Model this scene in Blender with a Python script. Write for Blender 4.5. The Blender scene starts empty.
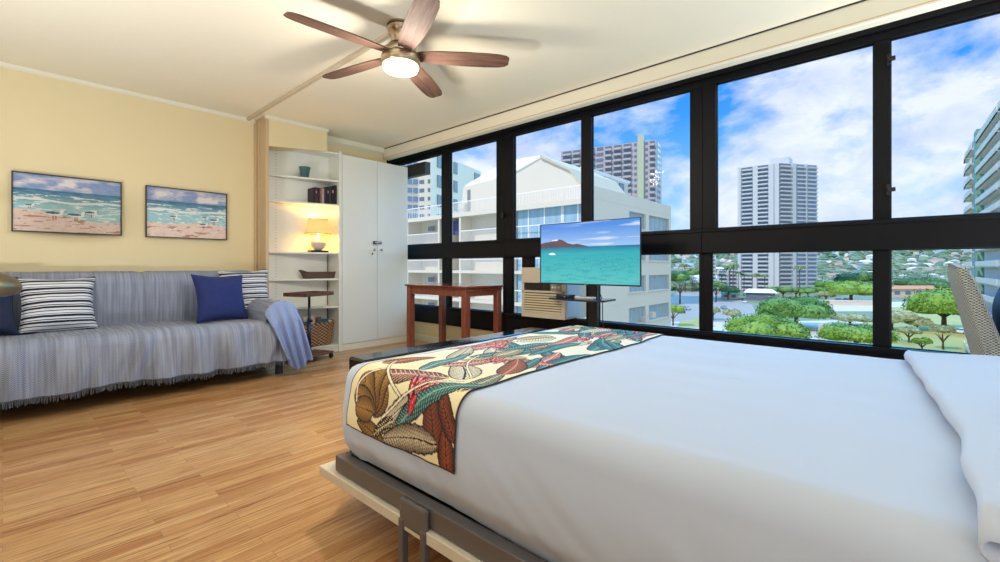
import bpy, math, random
import numpy as np
from mathutils import Vector, Matrix, noise
FILL_W = (66, 46, 72)
random.seed(7)
rng = np.random.default_rng(7)
PI = math.pi
sc = bpy.context.scene
C = sc.collection

# ------------------------------------------------------------------ camera
H = 0.98
FPX = 446.0
HY = 267.0
ANG = math.atan2(400, 446)
FW = (math.cos(ANG), math.sin(ANG))
RT = (math.sin(ANG), -math.cos(ANG))
cam = bpy.data.cameras.new('camera')
camo = bpy.data.objects.new('camera', cam)
C.objects.link(camo)
camo.location = (0, 0, H)
camo.rotation_euler = (PI / 2, 0, ANG - PI / 2)
cam.sensor_width = 36
cam.lens = 36 * FPX / 1000
cam.shift_y = -(281 - HY) / 1000
cam.clip_start = 0.02
cam.clip_end = 9000
sc.camera = camo


def at(x, y, z):
    """the ground-plan point at height z seen in direction (x, y) of the survey photo"""
    u = (x - 500) / FPX
    t = (z - H) / (-(y - HY) / FPX)
    return ((FW[0] + u * RT[0]) * t, (FW[1] + u * RT[1]) * t, z)


def far(x, t):
    u = (x - 500) / FPX
    return ((FW[0] + u * RT[0]) * t, (FW[1] + u * RT[1]) * t)


# ------------------------------------------------------------------ materials
def S(r, g, b):
    def f(c):
        c = c / 255
        return c / 12.92 if c <= .04045 else ((c + .055) / 1.055) ** 2.4
    return (f(r), f(g), f(b), 1)


def newmat(name):
    m = bpy.data.materials.new(name)
    m.use_nodes = True
    nt = m.node_tree
    b = nt.nodes['Principled BSDF']
    return m, nt, b


def mixc(nt, fac, a, b, mode='MIX'):
    n = nt.nodes.new('ShaderNodeMix')
    n.data_type = 'RGBA'
    n.blend_type = mode
    for i, v in ((0, fac), (6, a), (7, b)):
        if hasattr(v, 'is_output'):
            nt.links.new(v, n.inputs[i])
        else:
            n.inputs[i].default_value = v
    return n.outputs[2]


def mth(nt, op, a, b=None, c=None):
    n = nt.nodes.new('ShaderNodeMath')
    n.operation = op
    for i, v in enumerate((a, b, c)):
        if v is None:
            continue
        if hasattr(v, 'is_output'):
            nt.links.new(v, n.inputs[i])
        else:
            n.inputs[i].default_value = v
    return n.outputs[0]


def coords(nt, scale=(1, 1, 1), kind='Object'):
    tc = nt.nodes.new('ShaderNodeTexCoord')
    mp = nt.nodes.new('ShaderNodeMapping')
    mp.inputs['Scale'].default_value = scale
    nt.links.new(tc.outputs[kind], mp.inputs['Vector'])
    return mp.outputs[0]


def noisen(nt, vec, scale, detail=3, rough=.5, dist=0):
    n = nt.nodes.new('ShaderNodeTexNoise')
    n.inputs['Scale'].default_value = scale
    n.inputs['Detail'].default_value = detail
    n.inputs['Roughness'].default_value = rough
    n.inputs['Distortion'].default_value = dist
    nt.links.new(vec, n.inputs['Vector'])
    return n


def ramp(nt, fac, stops, interp='LINEAR'):
    r = nt.nodes.new('ShaderNodeValToRGB')
    r.color_ramp.interpolation = interp
    e = r.color_ramp.elements
    while len(e) > 1:
        e.remove(e[0])
    e[0].position, e[0].color = stops[0]
    for p, c in stops[1:]:
        k = e.new(p)
        k.color = c
    if hasattr(fac, 'is_output'):
        nt.links.new(fac, r.inputs[0])
    return r.outputs[0]


def bump(nt, b, h, strength=.2, dist=.01):
    n = nt.nodes.new('ShaderNodeBump')
    n.inputs['Strength'].default_value = strength
    n.inputs['Distance'].default_value = dist
    nt.links.new(h, n.inputs['Height'])
    nt.links.new(n.outputs[0], b.inputs['Normal'])


def mat(name, c, rough=.6, metal=0, var=.06, scale=8, bmp=0, stretch=(1, 1, 1), spec=.5):
    m, nt, b = newmat(name)
    v = coords(nt, stretch)
    n = noisen(nt, v, scale, 4)
    dark = tuple(x * (1 - var) for x in c[:3]) + (1,)
    lite = tuple(min(1, x * (1 + var)) for x in c[:3]) + (1,)
    nt.links.new(mixc(nt, n.outputs[0], dark, lite), b.inputs['Base Color'])
    b.inputs['Roughness'].default_value = rough
    b.inputs['Metallic'].default_value = metal
    b.inputs['Specular IOR Level'].default_value = spec
    if bmp:
        bump(nt, b, n.outputs[0], bmp)
    return m


def wood(name, c1, c2, scale=(2, 30, 30), rough=.45, spec=.5):
    m, nt, b = newmat(name)
    v = coords(nt, scale)
    n = noisen(nt, v, 1.5, 5, .6, .6)
    nt.links.new(ramp(nt, n.outputs[0], [(.3, c1), (.7, c2)]), b.inputs['Base Color'])
    b.inputs['Roughness'].default_value = rough
    b.inputs['Specular IOR Level'].default_value = spec
    return m


def attrmat(name, rough=.7, spec=.3):
    m, nt, b = newmat(name)
    a = nt.nodes.new('ShaderNodeAttribute')
    a.attribute_name = 'Col'
    nt.links.new(a.outputs['Color'], b.inputs['Base Color'])
    b.inputs['Roughness'].default_value = rough
    b.inputs['Specular IOR Level'].default_value = spec
    return m


def emis(name, c, s):
    m, nt, b = newmat(name)
    b.inputs['Base Color'].default_value = c
    b.inputs['Emission Color'].default_value = c
    b.inputs['Emission Strength'].default_value = s
    return m


def glassmat(name, tint=(1, 1, 1, 1), refl=.06):
    m = bpy.data.materials.new(name)
    m.use_nodes = True
    nt = m.node_tree
    nt.nodes.clear()
    o = nt.nodes.new('ShaderNodeOutputMaterial')
    t = nt.nodes.new('ShaderNodeBsdfTransparent')
    t.inputs[0].default_value = tint
    g = nt.nodes.new('ShaderNodeBsdfGlossy')
    g.inputs['Roughness'].default_value = .02
    f = nt.nodes.new('ShaderNodeFresnel')
    f.inputs[0].default_value = 1.12
    ge = nt.nodes.new('ShaderNodeNewGeometry')
    x = nt.nodes.new('ShaderNodeMixShader')
    nt.links.new(mth(nt, 'MULTIPLY', f.outputs[0], mth(nt, 'SUBTRACT', 1.0, ge.outputs['Backfacing'])), x.inputs[0])
    nt.links.new(t.outputs[0], x.inputs[1])
    nt.links.new(g.outputs[0], x.inputs[2])
    nt.links.new(x.outputs[0], o.inputs[0])
    return m


# ------------------------------------------------------------------ object helpers
class MB:
    """collects shapes, builds them as ONE mesh"""

    def __init__(self):
        self.v = []
        self.f = []
        self.mi = []

    def add(self, vs, fs, mi=0):
        o = len(self.v)
        self.v += [tuple(p) for p in vs]
        self.f += [tuple(i + o for i in f) for f in fs]
        self.mi += [mi] * len(fs)
        return self

    def box(self, x0, x1, y0, y1, z0, z1, mi=0, M=None):
        vs = [(x, y, z) for x in (x0, x1) for y in (y0, y1) for z in (z0, z1)]
        if M is not None:
            vs = [tuple(M @ Vector(p)) for p in vs]
        fs = [(0, 1, 3, 2), (4, 6, 7, 5), (0, 4, 5, 1), (2, 3, 7, 6), (0, 2, 6, 4), (1, 5, 7, 3)]
        return self.add(vs, fs, mi)

    def prism(self, poly, d, mi=0):
        """poly: 3D points, d: extrusion vector"""
        n = len(poly)
        d = Vector(d)
        vs = [tuple(p) for p in poly] + [tuple(Vector(p) + d) for p in poly]
        fs = [tuple(range(n))[::-1], tuple(range(n, 2 * n))]
        fs += [(i, (i + 1) % n, n + (i + 1) % n, n + i) for i in range(n)]
        return self.add(vs, fs, mi)

    def tube(self, pts, r, n=10, mi=0, caps=True):
        pts = [Vector(p) for p in pts]
        rs = r if isinstance(r, (list, tuple)) else [r] * len(pts)
        vs = []
        prev = None
        for i, p in enumerate(pts):
            if i == 0:
                d = pts[1] - p
            elif i == len(pts) - 1:
                d = p - pts[i - 1]
            else:
                d = (pts[i + 1] - pts[i - 1])
            d.normalize()
            if prev is None:
                a = Vector((0, 0, 1)) if abs(d.z) < .9 else Vector((1, 0, 0))
            else:
                a = prev
            u = (a - d * a.dot(d)).normalized()
            w = d.cross(u)
            prev = u
            for k in range(n):
                t = 2 * PI * k / n
                vs.append(p + (u * math.cos(t) + w * math.sin(t)) * rs[i])
        fs = []
        for i in range(len(pts) - 1):
            for k in range(n):
                a, b = i * n + k, i * n + (k + 1) % n
                fs.append((a, b, b + n, a + n))
        if caps:
            fs.append(tuple(range(n))[::-1])
            fs.append(tuple(range((len(pts) - 1) * n, len(pts) * n)))
        return self.add(vs, fs, mi)

    def lathe(self, prof, c=(0, 0, 0), n=28, mi=0, sx=1, sy=1):
        vs = []
        for r, z in prof:
            for k in range(n):
                t = 2 * PI * k / n
                vs.append((c[0] + r * math.cos(t) * sx, c[1] + r * math.sin(t) * sy, c[2] + z))
        fs = []
        for i in range(len(prof) - 1):
            for k in range(n):
                a, b = i * n + k, i * n + (k + 1) % n
                fs.append((a, b, b + n, a + n))
        fs.append(tuple(range(n))[::-1])
        fs.append(tuple(range((len(prof) - 1) * n, len(prof) * n)))
        return self.add(vs, fs, mi)

    def build(self, name, m, parent=None, smooth=False, bev=0, sub=0, loc=None, origin=True):
        me = bpy.data.meshes.new(name)
        v = self.v
        off = Vector((0, 0, 0))
        if loc is not None:
            off = Vector(loc)
            v = [tuple(Vector(p) - off) for p in v]
        me.from_pydata(v, [], self.f)
        for x in (m if isinstance(m, (list, tuple)) else [m]):
            me.materials.append(x)
        if any(self.mi):
            me.polygons.foreach_set('material_index', self.mi)
        if smooth:
            me.polygons.foreach_set('use_smooth', [True] * len(me.polygons))
        me.update()
        o = bpy.data.objects.new(name, me)
        C.objects.link(o)
        o.location = off
        if parent is not None:
            o.parent = parent
        if bev:
            b = o.modifiers.new('bevel', 'BEVEL')
            b.width = bev
            b.segments = 2
            b.limit_method = 'ANGLE'
        if sub:
            b = o.modifiers.new('sub', 'SUBSURF')
            b.levels = b.render_levels = sub
        return o


def box(x0, x1, y0, y1, z0, z1):
    return MB().box(x0, x1, y0, y1, z0, z1)


def tag(o, label=None, cat=None, group=None, kind=None):
    if label:
        o['label'] = label
    if cat:
        o['category'] = cat
    if group:
        o['group'] = group
    if kind:
        o['kind'] = kind
    return o


def empty(name, loc=(0, 0, 0), rz=0):
    o = bpy.data.objects.new(name, None)
    C.objects.link(o)
    o.location = loc
    o.rotation_euler = (0, 0, rz)
    o.empty_display_size = .1
    return o


def thing(name, label, cat, loc=(0, 0, 0), rz=0, group=None):
    return tag(empty(name, loc, rz), label, cat, group)


def struct(name, mb, m, parent=None, **k):
    o = mb.build(name, m, parent, **k)
    if parent is None:
        o['kind'] = 'structure'
    return o


def copy_tree(o, parent=None):
    c = o.copy()
    C.objects.link(c)
    if parent is not None:
        c.parent = parent
    for ch in [x for x in C.objects if x.parent == o]:
        copy_tree(ch, c)
    return c


def grid(nu, nv, fn, colfn=None, name='sheet', m=None, parent=None, thick=0, smooth=True, closed=False):
    """cloth-like grid: fn(u,v)->xyz"""
    us = np.linspace(0, 1, nu)
    vs = np.linspace(0, 1, nv)
    V = [fn(u, v) for u in us for v in vs]
    F = []
    for i in range(nu - 1):
        for j in range(nv - 1):
            a = i * nv + j
            F.append((a, a + nv, a + nv + 1, a + 1))
    me = bpy.data.meshes.new(name)
    me.from_pydata(V, [], F)
    if m:
        me.materials.append(m)
    if smooth:
        me.polygons.foreach_set('use_smooth', [True] * len(me.polygons))
    if colfn is not None:
        U, W = np.meshgrid(us, vs, indexing='ij')
        col = colfn(U.ravel(), W.ravel())
        ca = me.color_attributes.new('Col', 'FLOAT_COLOR', 'POINT')
        full = np.ones((len(V), 4), dtype=np.float32)
        full[:, :3] = col
        ca.data.foreach_set('color', full.ravel())
    o = bpy.data.objects.new(name, me)
    C.objects.link(o)
    if parent is not None:
        o.parent = parent
    if thick:
        s = o.modifiers.new('solid', 'SOLIDIFY')
        s.thickness = thick
        s.offset = 0
    return o


def fb(x, y, z=0, s=1.0):
    return noise.fractal(Vector((x * s, y * s, z)), 1.0, 2.0, 4)


# ------------------------------------------------------------------ palette
M = {}
M['wall'] = mat('wall_paint_cream', S(232, 216, 174), .75, var=.02, scale=3)
M['ceil'] = mat('ceiling_paint', S(240, 234, 214), .8, var=.02, scale=60, bmp=.05)
M['trim'] = mat('trim_paint', S(236, 230, 210), .5, var=.02)
M['cab'] = mat('cabinet_white', S(234, 236, 228), .4, var=.015)
M['pil'] = mat('pilaster_beige', S(206, 180, 142), .5, var=.03)
M['frame'] = mat('window_frame_black', S(13, 12, 17), .5, var=.1, scale=20, spec=.22)
M['glass'] = glassmat('window_glass')
M['black'] = mat('black_satin', S(22, 22, 25), .4)
M['blackgloss'] = mat('black_gloss', S(18, 18, 20), .08)
M['bronze'] = mat('bed_frame_metal', S(112, 108, 110), .4, .3, var=.05)
M['blade'] = wood('fan_blade_walnut', S(84, 60, 50), S(128, 98, 84), (3, 40, 3), .65, .25)
M['nickel'] = mat('brushed_nickel', S(196, 178, 152), .28, .9, var=.12, scale=3, stretch=(1, 1, 40))
M['cherry'] = wood('cherry_table_wood', S(112, 58, 44), S(150, 86, 66), (30, 30, 3), .3)
M['cherrytop'] = wood('cherry_table_top', S(96, 44, 32), S(136, 70, 50), (30, 3, 30), .12)
M['dwood'] = wood('dark_tray_wood', S(70, 44, 30), S(120, 80, 52), (30, 4, 30), .4)
M['navy'] = mat('navy_velvet', S(34, 48, 108), .9, var=.2, scale=25, bmp=.2)
M['navydark'] = mat('navy_dark_fabric', S(30, 40, 66), .9, var=.15, scale=30)
M['teal'] = mat('teal_glaze', S(80, 118, 122), .35)
M['sheet'] = mat('white_cotton', S(190, 198, 214), .8, var=.015, scale=6, bmp=.03)  # white cotton with the cool window light tinted into its colour
M['white'] = mat('white_plastic', S(225, 225, 225), .4)
M['acbeige'] = mat('air_conditioner_beige', S(202, 194, 180), .5)
M['acdark'] = mat('air_conditioner_dark', S(60, 54, 50), .5)
M['chrome'] = mat('chrome', S(200, 200, 200), .2, 1)
M['cream_wood'] = mat('bed_panel_cream', S(225, 215, 198), .5)
M['blue'] = mat('blue_cushion', S(40, 70, 110), .85)


# floor: narrow strips of oak laminate
def floor_mat():
    m, nt, b = newmat('oak_laminate')
    tc = nt.nodes.new('ShaderNodeTexCoord')
    br = nt.nodes.new('ShaderNodeTexBrick')
    br.offset = .37
    br.inputs['Scale'].default_value = 1
    br.inputs['Brick Width'].default_value = .62
    br.inputs['Row Height'].default_value = .062
    br.inputs['Mortar Size'].default_value = .0009
    br.inputs['Mortar Smooth'].default_value = .5
    br.inputs['Color1'].default_value = (0, 0, 0, 1)
    br.inputs['Color2'].default_value = (1, 1, 1, 1)
    br.inputs['Mortar'].default_value = (.3, .3, .3, 1)
    nt.links.new(tc.outputs['Object'], br.inputs['Vector'])
    # per strip shift of the grain
    sep = nt.nodes.new('ShaderNodeSeparateXYZ')
    nt.links.new(tc.outputs['Object'], sep.inputs[0])
    cmb = nt.nodes.new('ShaderNodeCombineXYZ')
    nt.links.new(mth(nt, 'MULTIPLY', sep.outputs[0], 3.0), cmb.inputs[0])
    nt.links.new(mth(nt, 'MULTIPLY', sep.outputs[1], 80), cmb.inputs[1])
    nt.links.new(mth(nt, 'MULTIPLY', br.outputs['Color'], 7.3), cmb.inputs[2])
    n = noisen(nt, cmb.outputs[0], 1.0, 6, .62, 1.2)
    grain = ramp(nt, n.outputs[0], [(.30, S(112, 70, 38)), (.42, S(176, 130, 84)), (.56, S(200, 160, 112)), (.72, S(214, 178, 130))])
    tint = ramp(nt, br.outputs['Color'], [(0, S(218, 190, 165)), (.5, S(248, 238, 224)), (1, (1, 1, 1, 1))])
    c = mixc(nt, 1.0, grain, tint, 'MULTIPLY')
    c = mixc(nt, mth(nt, 'MULTIPLY', br.outputs['Fac'], .55), c, S(110, 70, 40))
    nt.links.new(c, b.inputs['Base Color'])
    b.inputs['Roughness'].default_value = .34
    bump(nt, b, n.outputs[0], .04, .002)
    return m


M['floor'] = floor_mat()


def throw_mat():
    m, nt, b = newmat('grey_blue_herringbone')
    tc = nt.nodes.new('ShaderNodeTexCoord')
    sep = nt.nodes.new('ShaderNodeSeparateXYZ')
    nt.links.new(tc.outputs['UV'], sep.inputs[0])
    u, v = sep.outputs[0], sep.outputs[1]
    tri = mth(nt, 'PINGPONG', mth(nt, 'MULTIPLY', u, 1), .016)
    w = mth(nt, 'SINE', mth(nt, 'MULTIPLY', mth(nt, 'ADD', v, tri), 2 * PI / .012))
    w = mth(nt, 'MULTIPLY_ADD', w, .5, .5)
    n = noisen(nt, coords(nt, (60, 2, 1), 'UV'), 1, 3)
    n2 = noisen(nt, coords(nt, (9, .6, 1), 'UV'), 1, 2)
    st = ramp(nt, n.outputs[0], [(.38, (0, 0, 0, 1)), (.62, (1, 1, 1, 1))])
    base = mixc(nt, st, S(88, 98, 128), S(150, 160, 186))
    base = mixc(nt, mth(nt, 'MULTIPLY', n2.outputs[0], .6), base, S(104, 108, 122))
    col = mixc(nt, mth(nt, 'MULTIPLY', w, .55), base, S(184, 188, 198))
    nt.links.new(col, b.inputs['Base Color'])
    b.inputs['Roughness'].default_value = .95
    bump(nt, b, w, .3, .002)
    return m


M['throw'] = throw_mat()
M['throwblue'] = mat('throw_end_blue', S(142, 160, 204), .9, var=.1, scale=60, stretch=(1, 1, .1))
M['fringe'] = mat('throw_fringe', S(96, 98, 108), .95, var=.5, scale=120)


def stripe_mat():
    m, nt, b = newmat('navy_white_stripe')
    tc = nt.nodes.new('ShaderNodeTexCoord')
    sep = nt.nodes.new('ShaderNodeSeparateXYZ')
    nt.links.new(tc.outputs['Object'], sep.inputs[0])
    n = noisen(nt, coords(nt), 6, 2)
    z = mth(nt, 'ADD', sep.outputs[2], mth(nt, 'MULTIPLY', n.outputs[0], .012))
    f = mth(nt, 'FRACT', mth(nt, 'DIVIDE', mth(nt, 'ADD', z, 5), .105))
    W, N = S(222, 224, 230), S(26, 28, 52)
    st = [(0, W), (.10, N), (.16, W), (.30, N), (.44, W), (.50, N), (.56, W), (.68, N), (.84, W), (.90, N), (.94, W)]
    nt.links.new(ramp(nt, f, st, 'CONSTANT'), b.inputs['Base Color'])
    b.inputs['Roughness'].default_value = .9
    return m


M['stripe'] = stripe_mat()


def wicker_mat(name, c1, c2, su=70, sv=90, kind='Object'):
    m, nt, b = newmat(name)
    tc = nt.nodes.new('ShaderNodeTexCoord')
    sep = nt.nodes.new('ShaderNodeSeparateXYZ')
    nt.links.new(tc.outputs[kind], sep.inputs[0])
    hx = mth(nt, 'ADD', sep.outputs[0], sep.outputs[1])
    a = mth(nt, 'SINE', mth(nt, 'MULTIPLY', hx, su * 2))
    d = mth(nt, 'SINE', mth(nt, 'MULTIPLY', sep.outputs[2], sv * 3))
    w = mth(nt, 'MULTIPLY', a, d)
    w = mth(nt, 'MULTIPLY_ADD', w, .5, .5)
    nt.links.new(ramp(nt, w, [(.3, c1), (.6, c2)]), b.inputs['Base Color'])
    b.inputs['Roughness'].default_value = .7
    bump(nt, b, w, .6, .004)
    return m


M['wick_dark'] = wicker_mat('dark_wicker', S(44, 32, 30), S(120, 98, 86), 90, 110)
M['wick_brown'] = wicker_mat('brown_wicker', S(52, 34, 26), S(186, 146, 110), 60, 60)
M['wick_grey'] = wicker_mat('grey_resin_wicker', S(96, 92, 76), S(206, 202, 188), 210, 190)

# ------------------------------------------------------------------ ROOM SHELL
XW = 3.734      # window plane
YB = 5.10       # back wall
struct('floor', box(-4.5, 3.82, -4.5, 5.62, -.12, 0), M['floor'])
struct('ceiling', box(-4.5, 3.95, -4.5, 5.7, 2.54, 2.72), M['ceil'])
struct('wall_back', box(-4.5, 3.42, YB, YB + .5, 0, 2.54), M['wall'])
struct('wall_corner', box(3.42, 3.95, 5.50, 5.62, 0, 2.54), M['wall'])
struct('wall_left', box(-4.6, -4.5, -4.5, 5.6, 0, 2.54), M['wall'])
struct('wall_window', box(XW, XW + .16, -4.5, 5.5, 0, .25), M['wall'])
struct('baseboard_window', box(XW - .012, XW, -4.5, 5.5, 0, .075), M['trim'])
struct('baseboard_back', box(-4.5, 1.79, YB - .012, YB, 0, .08), M['trim'])
# cornice mouldings
struct('trim_1', MB().prism([(-4.5, YB, 2.54), (-4.5, YB - .018, 2.54), (-4.5, YB - .012, 2.515), (-4.5, YB, 2.505)], (6.28, 0, 0)), M['trim'])
# soffit over the bookcase with its moulding
mb = MB()
x0, x1, y0, y1 = 1.832, 2.46, 4.84, 5.1
mb.add([(x0, y0, 2.228), (x1, y0, 2.292), (x1, y1, 2.33), (x0, y1, 2.228), (x0, y0, 2.54), (x1, y0, 2.54), (x1, y1, 2.54), (x0, y1, 2.54)],
       [(0, 3, 2, 1), (4, 5, 6, 7), (0, 1, 5, 4), (1, 2, 6, 5), (2, 3, 7, 6), (3, 0, 4, 7)])
struct('wall_soffit', mb, M['wall'])
struct('trim_2', MB().prism([(1.79, 4.84, 2.54), (1.79, 4.822, 2.54), (1.79, 4.83, 2.512), (1.79, 4.84, 2.505)], (.68, 0, 0)), M['trim'])
struct('trim_3', MB().prism([(2.46, YB, 2.54), (2.46, YB - .05, 2.54), (2.46, YB - .03, 2.49), (2.46, YB, 2.46)], (.92, 0, 0)), M['trim'])
# pilaster beside the bookcase, with its two vertical mouldings
struct('trim_4', MB().box(1.80, 1.832, 4.84, YB, 0, 2.54).box(1.775, 1.80, YB - .03, YB, 0, 2.5).box(1.79, 1.80, 5.0, 5.02, 0, 2.5), M['pil'], bev=.003)
# surface raceway along the ceiling to the fan
struct('trim_5', box(1.70, 1.735, 2.52, YB, 2.515, 2.54), mat('raceway_paint', S(205, 190, 165), .6), bev=.004)

# ------------------------------------------------------------------ WINDOWS
Zs, Zm0, Zm1, Zt = .475, 1.09, 1.282, 2.412


def window(idx, y0, y1, up, lo, latches):
    """y0<y1; up/lo: list of (ya,yb) upright bars in the upper and lower row"""
    w = empty('window_%d' % idx, (XW, (y0 + y1) / 2, .25))
    w['kind'] = 'structure'
    L = Vector(w.location)
    f = MB()
    f.box(XW - .02, XW + .025, y0, y1, .25, Zs - .02)
    f.box(XW - .045, XW + .025, y0, y1, Zs - .035, Zs)
    f.box(XW - .055, XW + .025, y0, y1, Zm0, Zm1)
    f.box(XW - .065, XW - .055, y0, y1, Zm1 - .03, Zm1 - .01)
    f.box(XW - .03, XW + .025, y0, y1, Zt, 2.54)
    f.box(XW - .05, XW - .03, y0, y1, Zt + .055, 2.54)
    for a, b in up:
        f.box(XW - .03, XW + .025, a, b, Zm1, Zt)
    for a, b in lo:
        f.box(XW - .02, XW + .025, a, b, Zs, Zm0)
    # thin sash lines
    ys = sorted([y0, y1] + [q for p in up for q in p])
    fo = f.build('window_frame', M['frame'], None, bev=.004)
    fo.parent = w
    fo.location = -L
    def panes(bars, z0, z1, nm):
        b = sorted(bars)
        cur = y0
        gaps = []
        for a, c in b:
            if a - cur > .05:
                gaps.append((cur, a))
            cur = max(cur, c)
        if y1 - cur > .05:
            gaps.append((cur, y1))
        for a, c in gaps:
            s = MB()
            for (p, q, r, t) in ((a, a + .006, z0, z1), (c - .006, c, z0, z1), (a, c, z0, z0 + .006), (a, c, z1 - .006, z1)):
                s.box(XW - .004, XW + .016, p, q, r, t)
            so = s.build('sash', M['frame'], w)
            so.location = -L
            g = MB().box(XW + .004, XW + .008, a + .006, c - .006, z0 + .006, z1 - .006).build('glass_pane', M['glass'], so)
    panes(up, Zm1, Zt, 'upper')
    panes(lo, Zs, Zm0, 'lower')
    for (y, z) in latches:
        l = MB().box(XW - .055, XW - .03, y - .012, y + .012, z - .035, z + .035).box(XW - .075, XW - .05, y - .03, y + .005, z - .012, z + .012)
        lo_ = l.build('latch', M['black'], w, bev=.003)
        lo_.location = -L
    return w


w1 = window(1, 3.25, 5.5, [(3.25, 3.38), (4.17, 4.32)], [(3.25, 3.29), (4.17, 4.32)], [(3.27, 1.55)])
window(2, 1.165, 3.25, [(3.13, 3.25), (2.17, 2.28), (1.165, 1.264)], [(3.157, 3.25), (2.868, 3.017), (2.10, 2.23), (1.165, 1.194)], [])
window(3, -2.2, 1.165, [(1.067, 1.165), (.045, .125), (-.95, -.86)], [(1.105, 1.165), (.045, .125), (-.95, -.86)], [(.05, 2.27), (.05, 1.46)])
vb = MB().box(XW + .03, XW + .12, 4.72, 5.3, 2.23, 2.39).build('vent_box', M['acdark'], w1)
vb.location = -Vector(w1.location)
struct('wall_window_end', box(XW, XW + .16, -4.5, -2.2, .25, 2.54), M['wall'])

# roller blind cassette
cas = thing('roller_blind_cassette', 'long cream roller blind cassette under the ceiling above the black windows', 'blind cassette', (3.41, 1.5, 2.4))
prof = [(3.36, 2.532), (3.36, 2.425), (3.364, 2.408), (3.378, 2.4), (3.44, 2.4), (3.455, 2.41), (3.455, 2.532)]
o = MB().prism([(x, -2.2, z) for x, z in prof], (0, 7.28, 0)).build('cassette_body', M['trim'], None)
o.parent = cas; o.location = -Vector(cas.location)
o = MB().box(3.352, 3.46, -2.2, 5.085, 2.532, 2.54).build('gap_shade_strip', M['black'], None)  # black strip stands in for the shaded gap above the cassette
o.parent = cas; o.location = -Vector(cas.location)
o = MB().box(3.355, 3.36, -2.2, 5.08, 2.416, 2.422).build('hem_groove', M['pil'], None)
o.parent = cas; o.location = -Vector(cas.location)


def under(o, p):
    o.parent = p
    o.location = Vector(o.location) - Vector(p.location)
    return o


def part(name, mb, m, p, **k):
    o = mb.build(name, m, None, **k)
    o.parent = p
    mi = Matrix.LocRotScale(p.location, p.rotation_euler, p.scale)
    # parts are written in world space for unrotated things
    o.location = Vector(o.location) - Vector(p.location)
    return o


# ------------------------------------------------------------------ CLOSET
cl = thing('closet', 'tall white two door closet with a small black latch beside the bookcase', 'closet', (3.1, 4.97, 0))
part('body', MB().box(2.64, 3.575, 4.865, 5.09, 0, 2.30), M['cab'], cl)
part('toe_kick', MB().box(2.64, 3.575, 4.85, 4.865, 0, .075), M['trim'], cl)
for (a, b) in ((2.645, 3.108), (3.113, 3.572)):
    d = part('door', MB().box(a, b, 4.842, 4.863, .08, 2.295), M['cab'], cl, bev=.002)
    kx = b - .05 if a < 3 else a + .045
    k = MB().lathe([(.006, 0), (.006, .015), (.014, .02), (.016, .027), (.010, .034)], (0, 0, 0), 14)
    k.v = [(kx + v[0], 4.842 - v[2], 1.195 + v[1]) for v in k.v]
    k.build('knob', M['chrome'], d, smooth=True)
part('keyhole', MB().box(3.035, 3.05, 4.838, 4.842, 1.13, 1.155), M['acdark'], cl)
la = part('latch', MB().box(3.05, 3.10, 4.826, 4.842, 1.262, 1.30).box(3.118, 3.165, 4.826, 4.842, 1.266, 1.296), M['black'], cl, bev=.002)
MB().box(3.06, 3.15, 4.815, 4.826, 1.274, 1.288).build('latch_bar', M['chrome'], la)

# ------------------------------------------------------------------ BOOKCASE
def sfront(x):
    return 5.08 - (x - 1.835) * (5.08 - 4.85) / (2.60 - 1.835)


bc = thing('corner_bookcase', 'white built in bookcase with tapering shelves between the sofa wall and the closet', 'bookcase', (2.2, 5.0, 0))
part('back_panel', MB().box(1.834, 2.602, 5.088, 5.098, 0, 2.32), M['cab'], bc)
part('side_panel', MB().box(2.602, 2.637, 4.84, 5.098, 0, 2.32), M['cab'], bc)
part('side_panel', MB().box(1.833, 1.85, 5.05, 5.09, 0, 2.23), M['cab'], bc)
for i, z in enumerate([2.305, 1.985, 1.705, 1.148, .848, .528, .08]):
    x0 = 1.851
    mb = MB().prism([(x0, sfront(x0), z - .02), (2.601, sfront(2.60), z - .02), (2.601, 5.087, z - .02), (x0, 5.087, z - .02)], (0, 0, .02))
    part('shelf', mb, M['cab'], bc, bev=.0015)
mb = MB().prism([(1.851, sfront(1.84) + .01, 0), (2.601, sfront(2.60) + .01, 0), (2.601, sfront(2.6) + .022, 0), (1.851, sfront(1.84) + .018, 0)], (0, 0, .058))
part('toe_kick', mb, M['cab'], bc)
mb = MB()
for z in np.arange(.2, 2.25, .032):
    mb.box(1.995, 2.001, 5.0865, 5.088, z, z + .006)
part('peg_holes', mb, M['acdark'], bc)['kind'] = 'stuff'
co = MB().tube([(2.585, 5.075, 1.13), (2.587, 5.078, .9), (2.583, 5.076, .6), (2.586, 5.07, .3)], .006, 6).build('lamp_cord', mat('cord_brown', S(110, 62, 40), .6), None, smooth=True)
tag(co, 'brown lamp cord running down the back right corner of the bookcase', 'cord')

# teal pot
def pot(x, y, z):
    return MB().lathe([(.040, 0), (.058, .108), (.062, .112), (.062, .118), (.054, .118), (.046, .02), (.001, .018)], (x, y, z), 28)


o = pot(2.27, 4.99, 1.985).build('plant_pot', M['teal'], None, smooth=True, loc=(2.27, 4.99, 1.985))
tag(o, 'empty teal ceramic pot on the highest bookcase shelf', 'pot')

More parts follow.
